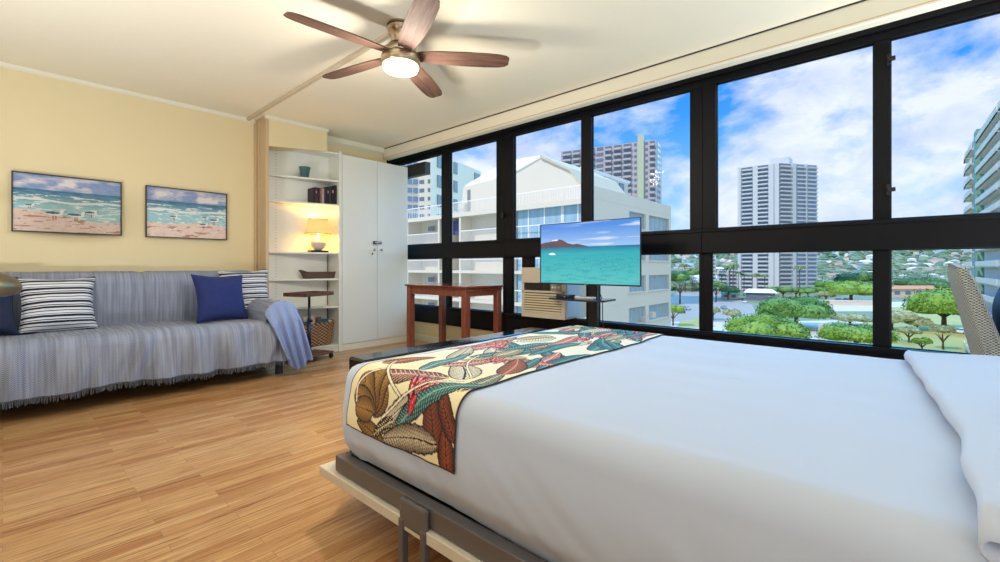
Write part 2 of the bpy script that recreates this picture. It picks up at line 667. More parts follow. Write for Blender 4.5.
# books
bcols = [((38, 30, 40), 'dark plum'), ((86, 40, 54), 'maroon'), ((40, 34, 46), 'charcoal'), ((150, 92, 98), 'dusty rose'), ((176, 170, 172), 'pale grey'),
         ((46, 40, 60), 'dark violet'), ((30, 28, 36), 'black'), ((70, 50, 60), 'brownish purple'), ((24, 24, 28), 'jet black'), ((34, 30, 44), 'deep navy')]
bx = 2.345
pm = mat('book_paper', S(225, 218, 200), .9)
names = ['leftmost book of the row, %s spine', 'second book from the left, %s spine', 'third book from the left, %s spine', '%s spined book left of the pale one', '%s spined book in the middle of the row',
         '%s book just right of the pale one', 'thin %s book in the right half of the row', '%s book fourth from the right end', 'tall %s book second from the right end', 'tallest book at the right end, %s spine']
bw = [.03, .028, .032, .022, .03, .034, .026, .03, .036, .034]
bh = [.175, .182, .178, .18, .176, .186, .20, .196, .212, .222]
for i in range(10):
    w = bw[i] * .80
    h = bh[i]
    yf = sfront(bx + w) + .03
    t = thing('book', names[i] % bcols[i][1] + ' on the bookcase shelf', 'book', (bx + w / 2, yf + .05, 1.705), 0, 'books on the second shelf')
    t['label'] = (names[i] % bcols[i][1]) + ' above the lamp'
    dp = min(.13, 5.082 - yf)
    mc = mat('book_cover_%d' % i, S(*bcols[i][0]), .5)
    cv = MB().box(bx, bx + .003, yf, yf + dp, 1.705, 1.705 + h).box(bx + w - .004, bx + w - .001, yf, yf + dp, 1.705, 1.705 + h).box(bx, bx + w - .001, yf - .003, yf, 1.705, 1.705 + h)
    part('cover', cv, mc, t)
    part('pages', MB().box(bx + .003, bx + w - .004, yf, yf + dp - .003, 1.709, 1.705 + h - .004), pm, t)
    if i in (1, 3, 4, 6, 8):
        part('spine_band', MB().box(bx + .004, bx + w - .006, yf - .0045, yf - .003, 1.705 + h * .62, 1.705 + h * .78), mat('spine_print_%d' % i, S(190, 150, 130), .5), t)
    bx += w + .001

# table lamp
lx, ly, lz = 2.42, 4.975, 1.148
lamp = thing('table_lamp', 'small lit table lamp with woven shade and round white base in the bookcase', 'lamp', (lx, ly, lz))
part('plinth', MB().box(lx - .10, lx + .10, ly - .055, ly + .055, lz, lz + .022), M['black'], lamp, bev=.004)
part('base', MB().lathe([(.03, .022), (.045, .03), (.072, .06), (.088, .095), (.085, .118), (.05, .135), (.02, .142), (.012, .15), (.008, .19), (.001, .19)], (lx, ly, lz), 28, sy=.7), mat('lamp_base_shell', S(205, 196, 182), .4, var=.2, scale=60, bmp=.3), lamp, smooth=True)
part('base_handle', MB().tube([(lx + .075, ly, lz + .075), (lx + .10, ly, lz + .085), (lx + .105, ly, lz + .105), (lx + .08, ly, lz + .118)], .006, 8), mat('lamp_base_ear', S(205, 196, 182), .4), lamp, smooth=True)
m, nt, b = newmat('lamp_shade_linen')
b.inputs['Base Color'].default_value = S(232, 190, 130)
b.inputs['Roughness'].default_value = .9
b.inputs['Emission Color'].default_value = S(255, 190, 110)
b.inputs['Emission Strength'].default_value = .55
sh = MB()
n = 32
prof = [(.15, .212), (.147, .225), (.112, .372), (.112, .38), (.108, .38), (.108, .372), (.143, .225), (.146, .212), (.15, .212)]
vs = []
for r, z in prof:
    for k in range(n):
        t = 2 * PI * k / n
        vs.append((lx + r * math.cos(t), ly + r * math.sin(t) * .68, lz + z))
fs = [(i * n + k, i * n + (k + 1) % n, (i + 1) * n + (k + 1) % n, (i + 1) * n + k) for i in range(len(prof) - 1) for k in range(n)]
sh.add(vs, fs)
sho = part('lamp_shade', sh, m, lamp, smooth=True)
rimm = mat('shade_rim_brown', S(120, 80, 50), .6)
for r, z in ((.151, .212), (.113, .38)):
    part('shade_rim', MB().tube([(lx + r * math.cos(2 * PI * k / 24), ly + r * .68 * math.sin(2 * PI * k / 24), lz + z) for k in range(25)], .003, 6), rimm, lamp)
part('bulb', MB().lathe([(.008, .19), (.012, .2), (.026, .235), (.03, .26), (.02, .285), (.001, .292)], (lx, ly, lz), 16), emis('lamp_bulb', S(255, 205, 110), 6), lamp, smooth=True)


def light(kind, name, loc, power, color, size=.1, rot=(0, 0, 0), **k):
    l = bpy.data.lights.new(name, kind)
    l.energy = power
    l.color = color
    if kind == 'AREA':
        l.shape = 'DISK'
        l.size = size
    elif kind in ('POINT', 'SPOT'):
        l.shadow_soft_size = size
    for a, v in k.items():
        setattr(l, a, v)
    o = bpy.data.objects.new(name, l)
    C.objects.link(o)
    o.location = loc
    o.rotation_euler = rot
    return o


LAMP = light('POINT', 'table_lamp_light', (lx, ly, lz + .345), 5.0, (1, .60, .10), .02)
LAMP2 = light('POINT', 'table_lamp_light_low', (lx, ly - .02, lz + .20), 1.5, (1, .60, .10), .012)

# shallow dark basket on the shelf
def basket(name, cx, cy, z0, w0, w1, d0, d1, h, mt, label, wavy=.012, handles=False):
    """boat-shaped open basket"""
    t = thing(name, label, 'basket', (cx, cy, z0))
    n = 40
    def ring(w, d, z, dip):
        r = []
        for k in range(n):
            a = 2 * PI * k / n
            ca, sa = math.cos(a), math.sin(a)
            e = .45
            x = w / 2 * math.copysign(abs(ca) ** e, ca)
            y = d / 2 * math.copysign(abs(sa) ** e, sa)
            r.append((cx + x, cy + y, z + dip * abs(ca) ** 3))
        return r
    prof = []
    for i in range(9):
        q = i / 8
        prof.append(ring(w0 + (w1 - w0) * q, d0 + (d1 - d0) * q, z0 + h * q, wavy * q * 2))
    inner = [ring(w0 + (w1 - w0) * q - .016, d0 + (d1 - d0) * q - .016, z0 + h * q + (.008 if q == 0 else 0), wavy * q * 2) for q in (1, .5, 0)]
    rings = prof + inner
    vs = [p for r in rings for p in r]
    fs = [(i * n + k, i * n + (k + 1) % n, (i + 1) * n + (k + 1) % n, (i + 1) * n + k) for i in range(len(rings) - 1) for k in range(n)]
    fs.append(tuple(range(n))[::-1])
    fs.append(tuple(range((len(rings) - 1) * n, len(rings) * n)))
    part('woven_body', MB().add(vs, fs), mt, t, smooth=True)
    rr = ring(w1, d1, z0 + h, wavy * 2)
    part('rim', MB().tube(rr + [rr[0]], .007, 6), mt, t, smooth=True)
    return t, ring


basket('shallow_basket', 2.435, 4.985, .848, .34, .43, .11, .14, .07, M['wick_dark'], 'shallow dark woven basket on the shelf under the lit lamp')
bk, ring = basket('wicker_basket', 2.385, 4.985, .08, .34, .41, .13, .17, .26, M['wick_brown'], 'tall brown wicker basket full of papers on the bottom shelf', .01)
st = MB()
for k in range(0, 40, 2):
    lo_ = ring(.345, .135, .085, 0)[k]
    hi_ = ring(.417, .177, .335, 0)[k]
    st.tube([lo_, hi_], .005, 5)
part('upright_stake', st, mat('wicker_stake', S(150, 108, 74), .7), bk)
mags = [((70, 90, 140), 'blue'), ((226, 214, 190), 'cream'), ((180, 88, 60), 'orange'), ((60, 100, 120), 'teal'), ((228, 228, 228), 'white')]
for i, (c, nm) in enumerate(mags):
    mx = 2.27 + i * .06
    mm = Matrix.Translation((mx, 4.955 + .012 * (i % 3), .115)) @ Matrix.Rotation((-.14 + .07 * i), 4, 'Y')
    tt = MB().box(-.065, .065, -.004 + .0, .006, 0, .25 + .02 * ((i * 7) % 4), M=mm).build('magazine', mat('magazine_' + nm, S(*c), .4, var=.4, scale=30), None, loc=(mx, 4.955, .12))
    tag(tt, nm + ' covered magazine sticking out of the brown wicker basket', 'magazine', 'magazines in the wicker basket')

# ------------------------------------------------------------------ PICTURES
def lin(c):
    c = np.array(c, dtype=float) / 255
    return np.where(c <= .04045, c / 12.92, ((c + .055) / 1.055) ** 2.4)


def vnoise(x, y, seed=0, octs=4):
    """cheap value noise on arrays"""
    tot = np.zeros_like(x)
    amp = 1
    s = 0
    for o in range(octs):
        r = np.random.default_rng(seed * 31 + o)
        T = r.random((64, 64))
        X = x * 2 ** o
        Y = y * 2 ** o
        xi = np.floor(X).astype(int)
        yi = np.floor(Y).astype(int)
        fx = X - xi
        fy = Y - yi
        fx = fx * fx * (3 - 2 * fx)
        fy = fy * fy * (3 - 2 * fy)
        a = T[xi % 64, yi % 64]
        b_ = T[(xi + 1) % 64, yi % 64]
        c = T[xi % 64, (yi + 1) % 64]
        d = T[(xi + 1) % 64, (yi + 1) % 64]
        tot += amp * ((a * (1 - fx) + b_ * fx) * (1 - fy) + (c * (1 - fx) + d * fx) * fy)
        s += amp
        amp *= .5
    return tot / s


def lerp(a, b, t):
    t = np.clip(t, 0, 1)[:, None]
    return a * (1 - t) + b * t


def beach(seed, gulls):
    def f(u, v):
        n = vnoise(u * 6, v * 10, seed)
        n2 = vnoise(u * 14, v * 60, seed + 3)
        n3 = vnoise(u * 30, v * 30, seed + 5)
        col = lerp(lin([118, 142, 188]), lin([150, 165, 200]), n3)[:]
        col = lerp(col, lin([222, 214, 214]), ((n - .45) * 5) * (1 - np.abs(v - .86) * 5) + .0)
        hz = .74
        sea = v < hz
        s = np.clip((hz - v) / .34, 0, 1)
        seac = lerp(np.tile(lin([62, 112, 148]), (len(u), 1)), lin([160, 204, 212]), s * 1.2 + (n2 - .5) * .5)
        foam = (n2 > .60) & (v < .66) | (np.abs(v - .55 - .02 * np.sin(u * 9)) < .018 + .02 * (n - .5))
        seac[foam] = lin([226, 232, 230])
        col = np.where(sea[:, None], seac, col)
        shore = .34 + .05 * np.sin(u * 5 + seed) - .10 * u
        sand = v < shore
        sandc = lerp(np.tile(lin([222, 194, 182]), (len(u), 1)), lin([236, 218, 210]), n3 * 1.4 - .2)
        rip = (vnoise(u * 10, v * 34, seed + 9) > .67) & (v < shore)
        sandc[rip] = lin([190, 142, 122])
        col = np.where(sand[:, None], sandc, col)
        for gx, gy, g in gulls:
            dx = (u - gx) / g
            dy = (v - gy) / g * .72
            body = (dx / 1.0) ** 2 + (dy / .36) ** 2 < 1
            wing = ((dx + .25) / .9) ** 2 + ((dy - .12) / .2) ** 2 < 1
            head = ((dx - .85) ** 2 + (dy - .42) ** 2) < .07
            legs = ((np.abs(dx - .1) < .07) | (np.abs(dx + .2) < .07)) & (dy < 0) & (dy > -1.1)
            beak = (np.abs(dy - .40) < .08) & (dx > 1.05) & (dx < 1.45)
            col[legs] = lin([150, 90, 70])
            col[body] = lin([236, 236, 236])
            col[head] = lin([240, 240, 240])
            col[wing] = lin([96, 104, 118])
            col[beak] = lin([190, 110, 60])
        return col
    return f


def picture(x0, x1, z0, z1, fn, label, y=YB):
    t = thing('beach_painting', label, 'painting', ((x0 + x1) / 2, y - .02, z0))
    fr = MB()
    w = .008
    for a, b, c, d in ((x0, x0 + w, z0, z1), (x1 - w, x1, z0, z1), (x0 + w, x1 - w, z0, z0 + w), (x0 + w, x1 - w, z1 - w, z1)):
        fr.box(a, b, y - .036, y - .002, c, d)
    part('frame', fr, mat('picture_frame_black', S(46, 42, 44), .4), t)
    part('backing', MB().box(x0 + w, x1 - w, y - .020, y - .002, z0 + w, z1 - w), M['trim'], t)
    o = grid(200, 150, lambda u, v: (x0 + w + (x1 - x0 - 2 * w) * u, y - .022, z0 + w + (z1 - z0 - 2 * w) * v), fn, 'canvas', attrmat('canvas_paint', .7), None, smooth=False)
    under(o, t)
    return t


picture(.044, .696, 1.255, 1.72, beach(1, [(.14, .45, .035), (.36, .33, .075), (.56, .32, .075), (.70, .38, .055)]), 'left seascape painting with four gulls in a row, thin dark frame')
picture(.862, 1.515, 1.252, 1.72, beach(4, [(.32, .42, .045), (.72, .44, .04), (.84, .40, .06), (.70, .29, .05)]), 'right seascape painting with gulls near the shore, beside the bookcase')

# ------------------------------------------------------------------ SOFA
sofa = thing('sofa', 'long three seat sofa under a grey blue throw against the cream wall', 'sofa', (.72, 4.6, 0))
sf = mat('sofa_upholstery', S(120, 122, 132), .9)
SX0, SX1 = -.75, 1.86
part('base', MB().box(SX0 + .04, 1.76, 4.22, 5.04, .13, .40), sf, sofa, bev=.02)
part('backrest', MB().box(SX0 + .04, 1.70, 4.87, 5.05, .40, .89), sf, sofa, bev=.05)
part('arm', MB().box(1.58, 1.77, 4.24, 4.80, .40, .62), sf, sofa, bev=.05)
part('arm', MB().box(SX0 + .04, SX0 + .2, 4.24, 4.80, .40, .62), sf, sofa, bev=.05)
for x in (SX0 + .1, 1.70):
    for y in (4.26, 4.98):
        part('leg', MB().box(x - .025, x + .025, y - .025, y + .025, 0, .13), M['acdark'], sofa)

throw = thing('sofa_throw', 'grey blue herringbone throw draped over the whole sofa', 'throw blanket', (.72, 4.6, .13))


def uvgrid(nu, nv, fn, uvfn, name, m):
    o = grid(nu, nv, fn, None, name, m)
    me = o.data
    uv = me.uv_layers.new(name='UVMap')
    us = np.linspace(0, 1, nu)
    vs = np.linspace(0, 1, nv)
    pts = [uvfn(u, v) for u in us for v in vs]
    li = np.zeros(len(me.loops), dtype=int)
    me.loops.foreach_get('vertex_index', li)
    arr = np.array(pts)[li]
    uv.data.foreach_set('uv', arr.ravel())
    return o


# seat + front drape; profile along s: from the back crease to the fringe
prof = [(4.86, .50), (4.70, .492), (4.50, .492), (4.30, .497), (4.20, .492), (4.15, .470), (4.125, .43), (4.115, .37), (4.11, .30), (4.105, .22), (4.10, .14)]
acc = [0]
for i in range(1, len(prof)):
    acc.append(acc[-1] + math.dist(prof[i], prof[i - 1]))


def along(prof, acc, s):
    s = s * acc[-1]
    for i in range(1, len(prof)):
        if s <= acc[i] + 1e-9:
            t = (s - acc[i - 1]) / (acc[i] - acc[i - 1])
            return tuple(prof[i - 1][k] * (1 - t) + prof[i][k] * t for k in range(len(prof[0])))
    return prof[-1]


def seat(u, v):
    x = SX0 + (1.74 - SX0) * u
    y, z = along(prof, acc, v)
    drop = max(0, (v - .60) / .4)
    fold = noise.noise(Vector((x * 5.5, drop * .9, 3))) + .6 * noise.noise(Vector((x * 13 + drop * 1.5, drop * 1.2, 7)))
    y -= drop ** .7 * (.075 * fold + .04 * noise.noise(Vector((x * 2.2, 0, 11)))) + drop * .01
    z += .010 * noise.noise(Vector((x * 3, y * 3, 1))) + .006 * noise.noise(Vector((x * 9, y * 6, 5))) * (1 if v < .7 else .2)
    if v > .9:
        z += .014 * noise.noise(Vector((x * 2.5, 0, 9)))
    z += .014 * (-(abs(math.sin((x + .33) * PI / .95))) ** 8) * (1 if v < .55 else 0) * .6 + .012 * math.sin(PI * min(1, max(0, (x + .75) / 2.5)))
    crease = math.exp(-((x - .83 - .1 * (v - .3)) / .05) ** 2) * (1 if v < .5 else 0)
    z -= .012 * crease
    return (x, y, z)


under(uvgrid(260, 70, seat, lambda u, v: ((1.8 - SX0) * u, v * acc[-1]), 'seat_drape', M['throw']), throw)

bprof = [(4.83, .47), (4.815, .60), (4.805, .75), (4.815, .86), (4.86, .925), (4.94, .945), (5.03, .935), (5.075, .87), (5.08, .6)]
bacc = [0]
for i in range(1, len(bprof)):
    bacc.append(bacc[-1] + math.dist(bprof[i], bprof[i - 1]))


def backf(u, v):
    x = SX0 + (1.74 - SX0) * u
    y, z = along(bprof, bacc, v)
    seam = math.exp(-((x - .80) / .03) ** 2)
    y += .012 * seam * (v < .55) + .012 * noise.noise(Vector((x * 3, z * 3, 2)))
    z -= .012 * seam
    e = max(0, (u - .96) / .04)
    z -= .05 * e ** 2 * min(1, v * 2)
    z += .006 * noise.noise(Vector((x * 4, 0, 12)))
    y = min(y, 5.085)
    return (x, y, z)


under(uvgrid(180, 44, backf, lambda u, v: ((1.74 - SX0) * u, v * bacc[-1]), 'back_drape', M['throw']), throw)

# right arm drape: a cloth over the arm, falling at its front in folds
def armf(u, v):
    # u: from the inside bottom of the arm over to its outside bottom, v: from back to the front edge and down
    a = u * PI
    cx, cz = 1.675, .53
    rx, rz = .125, .145
    if u < .25:
        q = u / .25
        x, z = cx - rx - .0, .46 + (cz - .46) * q
    elif u < .65:
        q = (u - .25) / .4 * PI
        x, z = cx - rx * math.cos(q), cz + rz * math.sin(q)
    else:
        q = (u - .65) / .35
        x, z = cx + rx + .02 * q, cz - (cz - .14) * q
    y = 4.82 - .66 * v
    r = max(0, v - .85) / .15
    z -= .05 * r ** 2 if u < .65 else 0
    z += .012 * noise.noise(Vector((x * 6, y * 6, 4)))
    return (x, y, z)


under(uvgrid(60, 50, armf, lambda u, v: (u * .9, v * .8), 'arm_drape', M['throw']), throw)


def armfront(u, v):
    # front fall of the end cloth, gathered folds widening to the floor
    w_top, w_bot = .285, .215
    x = 1.68 + (u - .5) * (w_top + (w_bot - w_top) * v) + .125 * v
    top = .53 + .145 * math.sqrt(max(0, 1 - ((u - .5) * 1.96) ** 2))
    bot = .045 + .16 * abs(u - .42)
    z = top + (bot - top) * v
    y = 4.15 - .05 * min(1, v * 4) - .05 * v - (.032 * v ** .6) * math.sin(u * 19 + v * 2.0) - .02 * v * math.sin(u * 41 + 1)
    return (x, y, z)


under(uvgrid(70, 40, armfront, lambda u, v: (u * .5, v * .6), 'arm_front_drape', M['throwblue']), throw)
# fringe
fr = MB()
x = SX0
while x < 1.72:
    u = (x - SX0) / (1.74 - SX0)
    p = seat(u, 1)
    l = .035 + random.uniform(-.008, .012)
    dx = random.uniform(-.006, .006)
    fr.tube([(p[0], p[1] - .001, p[2] + .006), (p[0] + dx, p[1] - .003 + random.uniform(-.004, .004), p[2] - l)], [.0035, .0025], 4)
    x += .0085
part('fringe', fr, M['fringe'], throw)['kind'] = 'stuff'


def pillow(name, m, w, h, t, loc, rx, ry, rz, label, sub=26):
    th = tag(empty(name, loc), label, 'pillow')
    th.rotation_euler = (rx, ry, rz)
    V, F = [], []
    n = sub
    for side in (-1, 1):
        for i in range(n + 1):
            for j in range(n + 1):
                u = -1 + 2 * i / n
                v = -1 + 2 * j / n
                d = ((1 - abs(u) ** 2.6) * (1 - abs(v) ** 2.6)) ** .5
                px = u * w / 2 * (1 - .07 * (1 - abs(u)) * 0 - .13 * (1 - v * v) * abs(u))
                pz = v * h / 2 * (1 - .11 * (1 - u * u) * abs(v))
                py = side * (t / 2 * d + .004) + .006 * noise.noise(Vector((u * 2, v * 2, loc[0] * 3 + side))) * d
                V.append((px, py, pz + h / 2))
    N = (n + 1) ** 2
    for s in (0, 1):
        for i in range(n):
            for j in range(n):
                a = s * N + i * (n + 1) + j
                q = (a, a + n + 1, a + n + 2, a + 1)
                F.append(q if s == 0 else q[::-1])
    edge = [(i, 0) for i in range(n)] + [(n, j) for j in range(n)] + [(n - i, n) for i in range(n)] + [(0, n - j) for j in range(n)]
    for k in range(len(edge)):
        a = edge[k][0] * (n + 1) + edge[k][1]
        b = edge[(k + 1) % len(edge)]
        b = b[0] * (n + 1) + b[1]
        F.append((a, N + a, N + b, b))
    o = MB().add(V, F).build('cushion_body', m, th, smooth=True)
    # piping round the edge
    ep = [Vector(V[e[0] * (n + 1) + e[1]]) + Vector((0, .004, 0)) for e in edge]
    MB().tube(ep + [ep[0]], .0045, 6).build('piping', m, th, smooth=True)
    return th


pillow('throw_pillow', M['stripe'], .43, .43, .16, (.285, 4.66, .49), -.30, 0, .05, 'navy and white striped pillow at the left of the sofa')
pillow('throw_pillow', M['navy'], .44, .44, .16, (1.335, 4.55, .49), -.32, .03, .16, 'plain navy pillow in front of the right striped one')
pillow('throw_pillow', M['stripe'], .44, .47, .15, (1.59, 4.70, .49), -.22, -.03, -.05, 'navy and white striped pillow half hidden behind the navy one')
pillow('throw_pillow', M['navydark'], .46, .42, .15, (-.15, 4.60, .50), -.25, 0, .10, 'dark navy pillow cut by the left edge under the metal lamp')

# reading lamp at the left edge
rl = thing('floor_lamp', 'bronze metal dome shade of a reading lamp at the left edge', 'floor lamp', (-.55, 3.95, 0))
br = mat('brushed_bronze', S(128, 120, 96), .4, .8, var=.2, scale=3, stretch=(1, 1, 30))
part('base', MB().lathe([(.14, 0), (.14, .012), (.03, .03), (.012, .035)], (-.55, 3.95, 0), 30), br, rl, smooth=True)
part('pole', MB().tube([(-.55, 3.95, .03), (-.55, 3.95, .90), (-.5, 3.95, .955), (-.42, 3.95, .965), (-.16, 3.95, .955)], .009, 10), br, rl, smooth=True)
sh = MB()
prof = [(.003, .115), (.05, .112), (.11, .098), (.16, .070), (.185, .03), (.188, .0), (.17, -.03), (.12, -.052), (.115, -.048), (.16, -.025), (.175, .0), (.15, .06), (.10, .085), (.003, .10)]
sh.lathe(prof, (0, 0, 0), 36)
mm = Matrix.Translation((-.085, 3.95, .862)) @ Matrix.Scale(.88, 4) @ Matrix.Rotation(.12, 4, 'Y')
sh.v = [tuple(mm @ Vector(p)) for p in sh.v]
part('shade', sh, br, rl, smooth=True)

# ------------------------------------------------------------------ SIDE TABLE ON CASTERS
st = thing('side_table', 'small adjustable side table with square wooden tray top between sofa and bookcase', 'side table', (2.14, 4.60, 0))
mm = Matrix.Translation((2.14, 4.60, 0)) @ Matrix.Rotation(.38, 4, 'Z')


def rb(*a, M_=mm):
    return MB().box(*a, M=M_)


part('tray_top', rb(-.19, .19, -.135, .135, .685, .700), M['dwood'], st)
r_ = MB()
for a in ((-.20, .20, -.145, -.133), (-.20, .20, .133, .145), (-.20, -.188, -.133, .133), (.188, .20, -.133, .133)):
    r_.box(a[0], a[1], a[2], a[3], .68, .718, M=mm)
part('tray_rim', r_, M['dwood'], st)
part('pole', MB().tube([(2.14, 4.60, .06), (2.14, 4.60, .685)], .013, 12), M['black'], st, smooth=True)
part('sleeve', MB().tube([(2.14, 4.60, .06), (2.14, 4.60, .44)], .021, 14), mat('navy_black_metal', S(26, 30, 50), .35), st, smooth=True)
part('knob', MB().tube([(2.14, 4.58, .42), (2.14, 4.545, .42)], .013, 10), M['black'], st, smooth=True)
bs = part('base', rb(-.22, .22, -.13, .13, .055, .075), M['dwood'], st, bev=.004)
for sx in (-1, 1):
    for sy in (-1, 1):
        p = mm @ Vector((sx * .20, sy * .11, .028))
        part('caster', MB().tube([p - Vector((.012, 0, 0)), p + Vector((.012, 0, 0))], .028, 14), M['black'], st)

# ------------------------------------------------------------------ WOOD TABLE
tb = thing('wooden_table', 'narrow reddish brown wooden table with four square legs by the window', 'table', (3.31, 3.68, 0))
X0, X1, Y0, Y1, ZT = 3.03, 3.60, 3.17, 4.17, .787
part('tabletop', MB().box(X0, X1, Y0, Y1, ZT - .022, ZT), M['cherrytop'], tb, bev=.006)
part('apron', MB().box(X0 + .03, X0 + .05, Y0 + .03, Y1 - .03, ZT - .105, ZT - .022).box(X1 - .05, X1 - .03, Y0 + .03, Y1 - .03, ZT - .105, ZT - .022)
     .box(X0 + .03, X1 - .03, Y0 + .03, Y0 + .05, ZT - .105, ZT - .022).box(X0 + .03, X1 - .03, Y1 - .05, Y1 - .03, ZT - .105, ZT - .022), M['cherry'], tb)
for x in (X0 + .018, X1 - .083):
    for y in (Y0 + .018, Y1 - .083):
        part('leg', MB().box(x, x + .065, y, y + .065, 0, ZT - .022), M['cherry'], tb, bev=.004)
part('drop_leaf_edge', MB().box(X0 + .02, X1 - .02, Y0 + .012, Y0 + .028, ZT - .055, ZT - .024), M['cherrytop'], tb)

# ------------------------------------------------------------------ AIR CONDITIONER
ac = thing('window_air_conditioner', 'beige window air conditioner with slatted grille below the television', 'air conditioner', (3.7, 2.55, .50))
AX, A0, A1 = 3.56, 2.37, 2.895
part('casing', MB().box(AX + .02, 4.20, A0, A1, .475, .965), M['acbeige'], ac, bev=.01)
part('side_panel', MB().box(AX + .03, 3.80, A0 - .012, A0, .50, .93), mat('ac_side_blue', S(176, 196, 214), .4), ac)
f = MB().box(AX, AX + .02, A0, A1, .475, .525).box(AX, AX + .02, A0, A1, .725, .745).box(AX, AX + .02, A0, A1, .822, .975).box(AX, AX + .02, A0, A0 + .035, .525, .822).box(AX, AX + .02, A1 - .03, A1, .525, .822)
part('front_bezel', f, M['acbeige'], ac, bev=.003)
part('cavity', MB().box(AX + .013, AX + .017, A0 + .035, A1 - .03, .525, .822), M['acdark'], ac)
sl = MB()
for k in range(8):
    z = .528 + k * .0245
    sl.prism([(AX, A0 + .035, z), (AX + .012, A0 + .035, z + .006), (AX + .012, A0 + .035, z + .016), (AX, A0 + .035, z + .011)], (0, A1 - A0 - .065, 0))
part('louvre', sl, mat('ac_louvre_tan', S(216, 204, 178), .5), ac)['kind'] = 'stuff'
sl = MB()
for k in range(15):
    y = A0 + .18 + k * .021
    sl.box(AX + .002, AX + .012, y, y + .004, .748, .818)
sl.box(AX + .001, AX + .012, A0 + .17, A1 - .03, .780, .784)
part('air_vent', sl, M['acdark'], ac)
cp = part('control_panel', MB().box(AX + .004, AX + .012, A0 + .04, A0 + .165, .748, .818), mat('ac_control_grey', S(150, 140, 128), .5), ac)
for k in range(3):
    MB().tube([(AX - .008, A0 + .065 + k * .035, .783), (AX + .006, A0 + .065 + k * .035, .783)], .01, 10).build('knob', M['white'], cp)

# ------------------------------------------------------------------ TV + STAND
stt = thing('television_stand', 'black floor stand with a column and small shelf between bed and window', 'tv stand', (3.42, 1.97, 0))
part('base', MB().box(3.12, 3.62, 1.66, 2.28, 0, .018), M['blackgloss'], stt, bev=.004)
part('column', MB().box(3.385, 3.425, 1.925, 2.015, .018, 1.25), M['black'], stt, bev=.006)
shp = [(3.14, 1.72), (3.10, 1.80), (3.085, 1.97), (3.10, 2.16), (3.14, 2.25), (3.38, 2.22), (3.385, 1.75)]
shf = part('shelf', MB().prism([(x, y, .702) for x, y in shp], (0, 0, .016)), mat('shelf_dark_glass', S(40, 52, 66), .1), stt)
part('mount_plate', MB().box(3.345, 3.385, 1.80, 2.14, .95, 1.25), M['black'], stt)
tv = thing('television', 'wide flat screen television showing a turquoise bay and a headland', 'television', (3.31, 1.975, .83))
ty0, ty1, tz0, tz1 = 1.492, 2.458, .827, 1.368
part('back_shell', MB().box(3.305, 3.345, ty0 + .02, ty1 - .02, tz0 + .02, tz1 - .02), M['black'], tv, bev=.01)
b_ = MB()
w = .006
for a in ((ty0, ty0 + w, tz0, tz1), (ty1 - w, ty1, tz0, tz1), (ty0 + w, ty1 - w, tz0, tz0 + .011), (ty0 + w, ty1 - w, tz1 - w, tz1)):
    b_.box(3.292, 3.307, *a)
part('bezel', b_, M['black'], tv)


def tvimg(u, v):
    # u: 0 at the left as seen from the room
    hz = .605
    n = vnoise(u * 5, v * 9, 2)
    n2 = vnoise(u * 12, v * 60, 5)
    n3 = vnoise(u * 3, v * 22, 8)
    sky = lerp(np.tile(lin([150, 188, 232]), (len(u), 1)), lin([80, 138, 218]), (v - hz) * 3)
    cl_ = np.clip((n3 - .56) * 7, 0, 1) * np.clip((u - .2) * 2, .15, 1)
    sky = lerp(sky, lin([208, 220, 240]), cl_ * .8)
    puff = ((u - .17) / .045) ** 2 + ((v - .71) / .03) ** 2 < 1 + (n - .5)
    sky[puff] = lin([222, 228, 240])
    s = (hz - v) / hz
    sea = lerp(np.tile(lin([36, 104, 150]), (len(u), 1)), lin([54, 168, 178]), s * 6)
    sea = lerp(sea, lin([86, 186, 186]), (s - .25) * 1.6)
    sea = lerp(sea, lin([44, 150, 168]), np.clip((n2 - .5) * 2.2, 0, .6))
    col = np.where((v < hz)[:, None], sea, sky)
    prof_ = np.interp(u, [0, .04, .10, .15, .18, .21, .25, .30, .36, .40, .45, .50, .52], [.675, .69, .70, .715, .712, .74, .72, .67, .645, .655, .635, .615, .605])
    land = (v > hz - .003) & (v < prof_ + (n - .5) * .01) & (u < .52)
    col[land] = lerp(np.tile(lin([112, 90, 96]), (len(u), 1)), lin([84, 72, 84]), n2 * 1.2)[land]
    for bx_, by_ in ((.12, .49), (.14, .485), (.13, .50)):
        bo = ((u - bx_) / .03) ** 2 + ((v - by_) / .012) ** 2 < 1
        col[bo] = lin([235, 240, 245])
    r = np.random.default_rng(3)
    for k in range(60):
        a, b2 = .35 + .6 * r.random(), .22 + .22 * r.random()
        if k < 12:
            a, b2 = r.random(), .06 + .2 * r.random()
        d = (np.abs(u - a) < .0025) & (np.abs(v - b2) < .006)
        col[d] = lin([40, 80, 90])
    return col


m, nt, b = newmat('television_screen')
a = nt.nodes.new('ShaderNodeAttribute')
a.attribute_name = 'Col'
b.inputs['Base Color'].default_value = (.005, .005, .005, 1)
b.inputs['Roughness'].default_value = .12
b.inputs['Specular IOR Level'].default_value = .3
nt.links.new(a.outputs['Color'], b.inputs['Emission Color'])
b.inputs['Emission Strength'].default_value = 1.0
sc_ = grid(420, 240, lambda u, v: (3.2985, ty1 - w - (ty1 - ty0 - 2 * w) * u, tz0 + .011 + (tz1 - tz0 - .017) * v), tvimg, 'screen', m, smooth=False)
under(sc_, tv)
part('brand_badge', MB().box(3.290, 3.292, 1.955, 1.995, tz0 + .003, tz0 + .007), M['chrome'], tv)
bxx = thing('streaming_box', 'small black streaming box lying on the television stand shelf', 'media box', (3.22, 2.13, .718))
part('casing', MB().box(3.16, 3.26, 2.06, 2.19, .718, .745), M['black'], bxx, bev=.004)
part('front_light', MB().box(3.158, 3.16, 2.10, 2.11, .728, .732), M['white'], bxx)
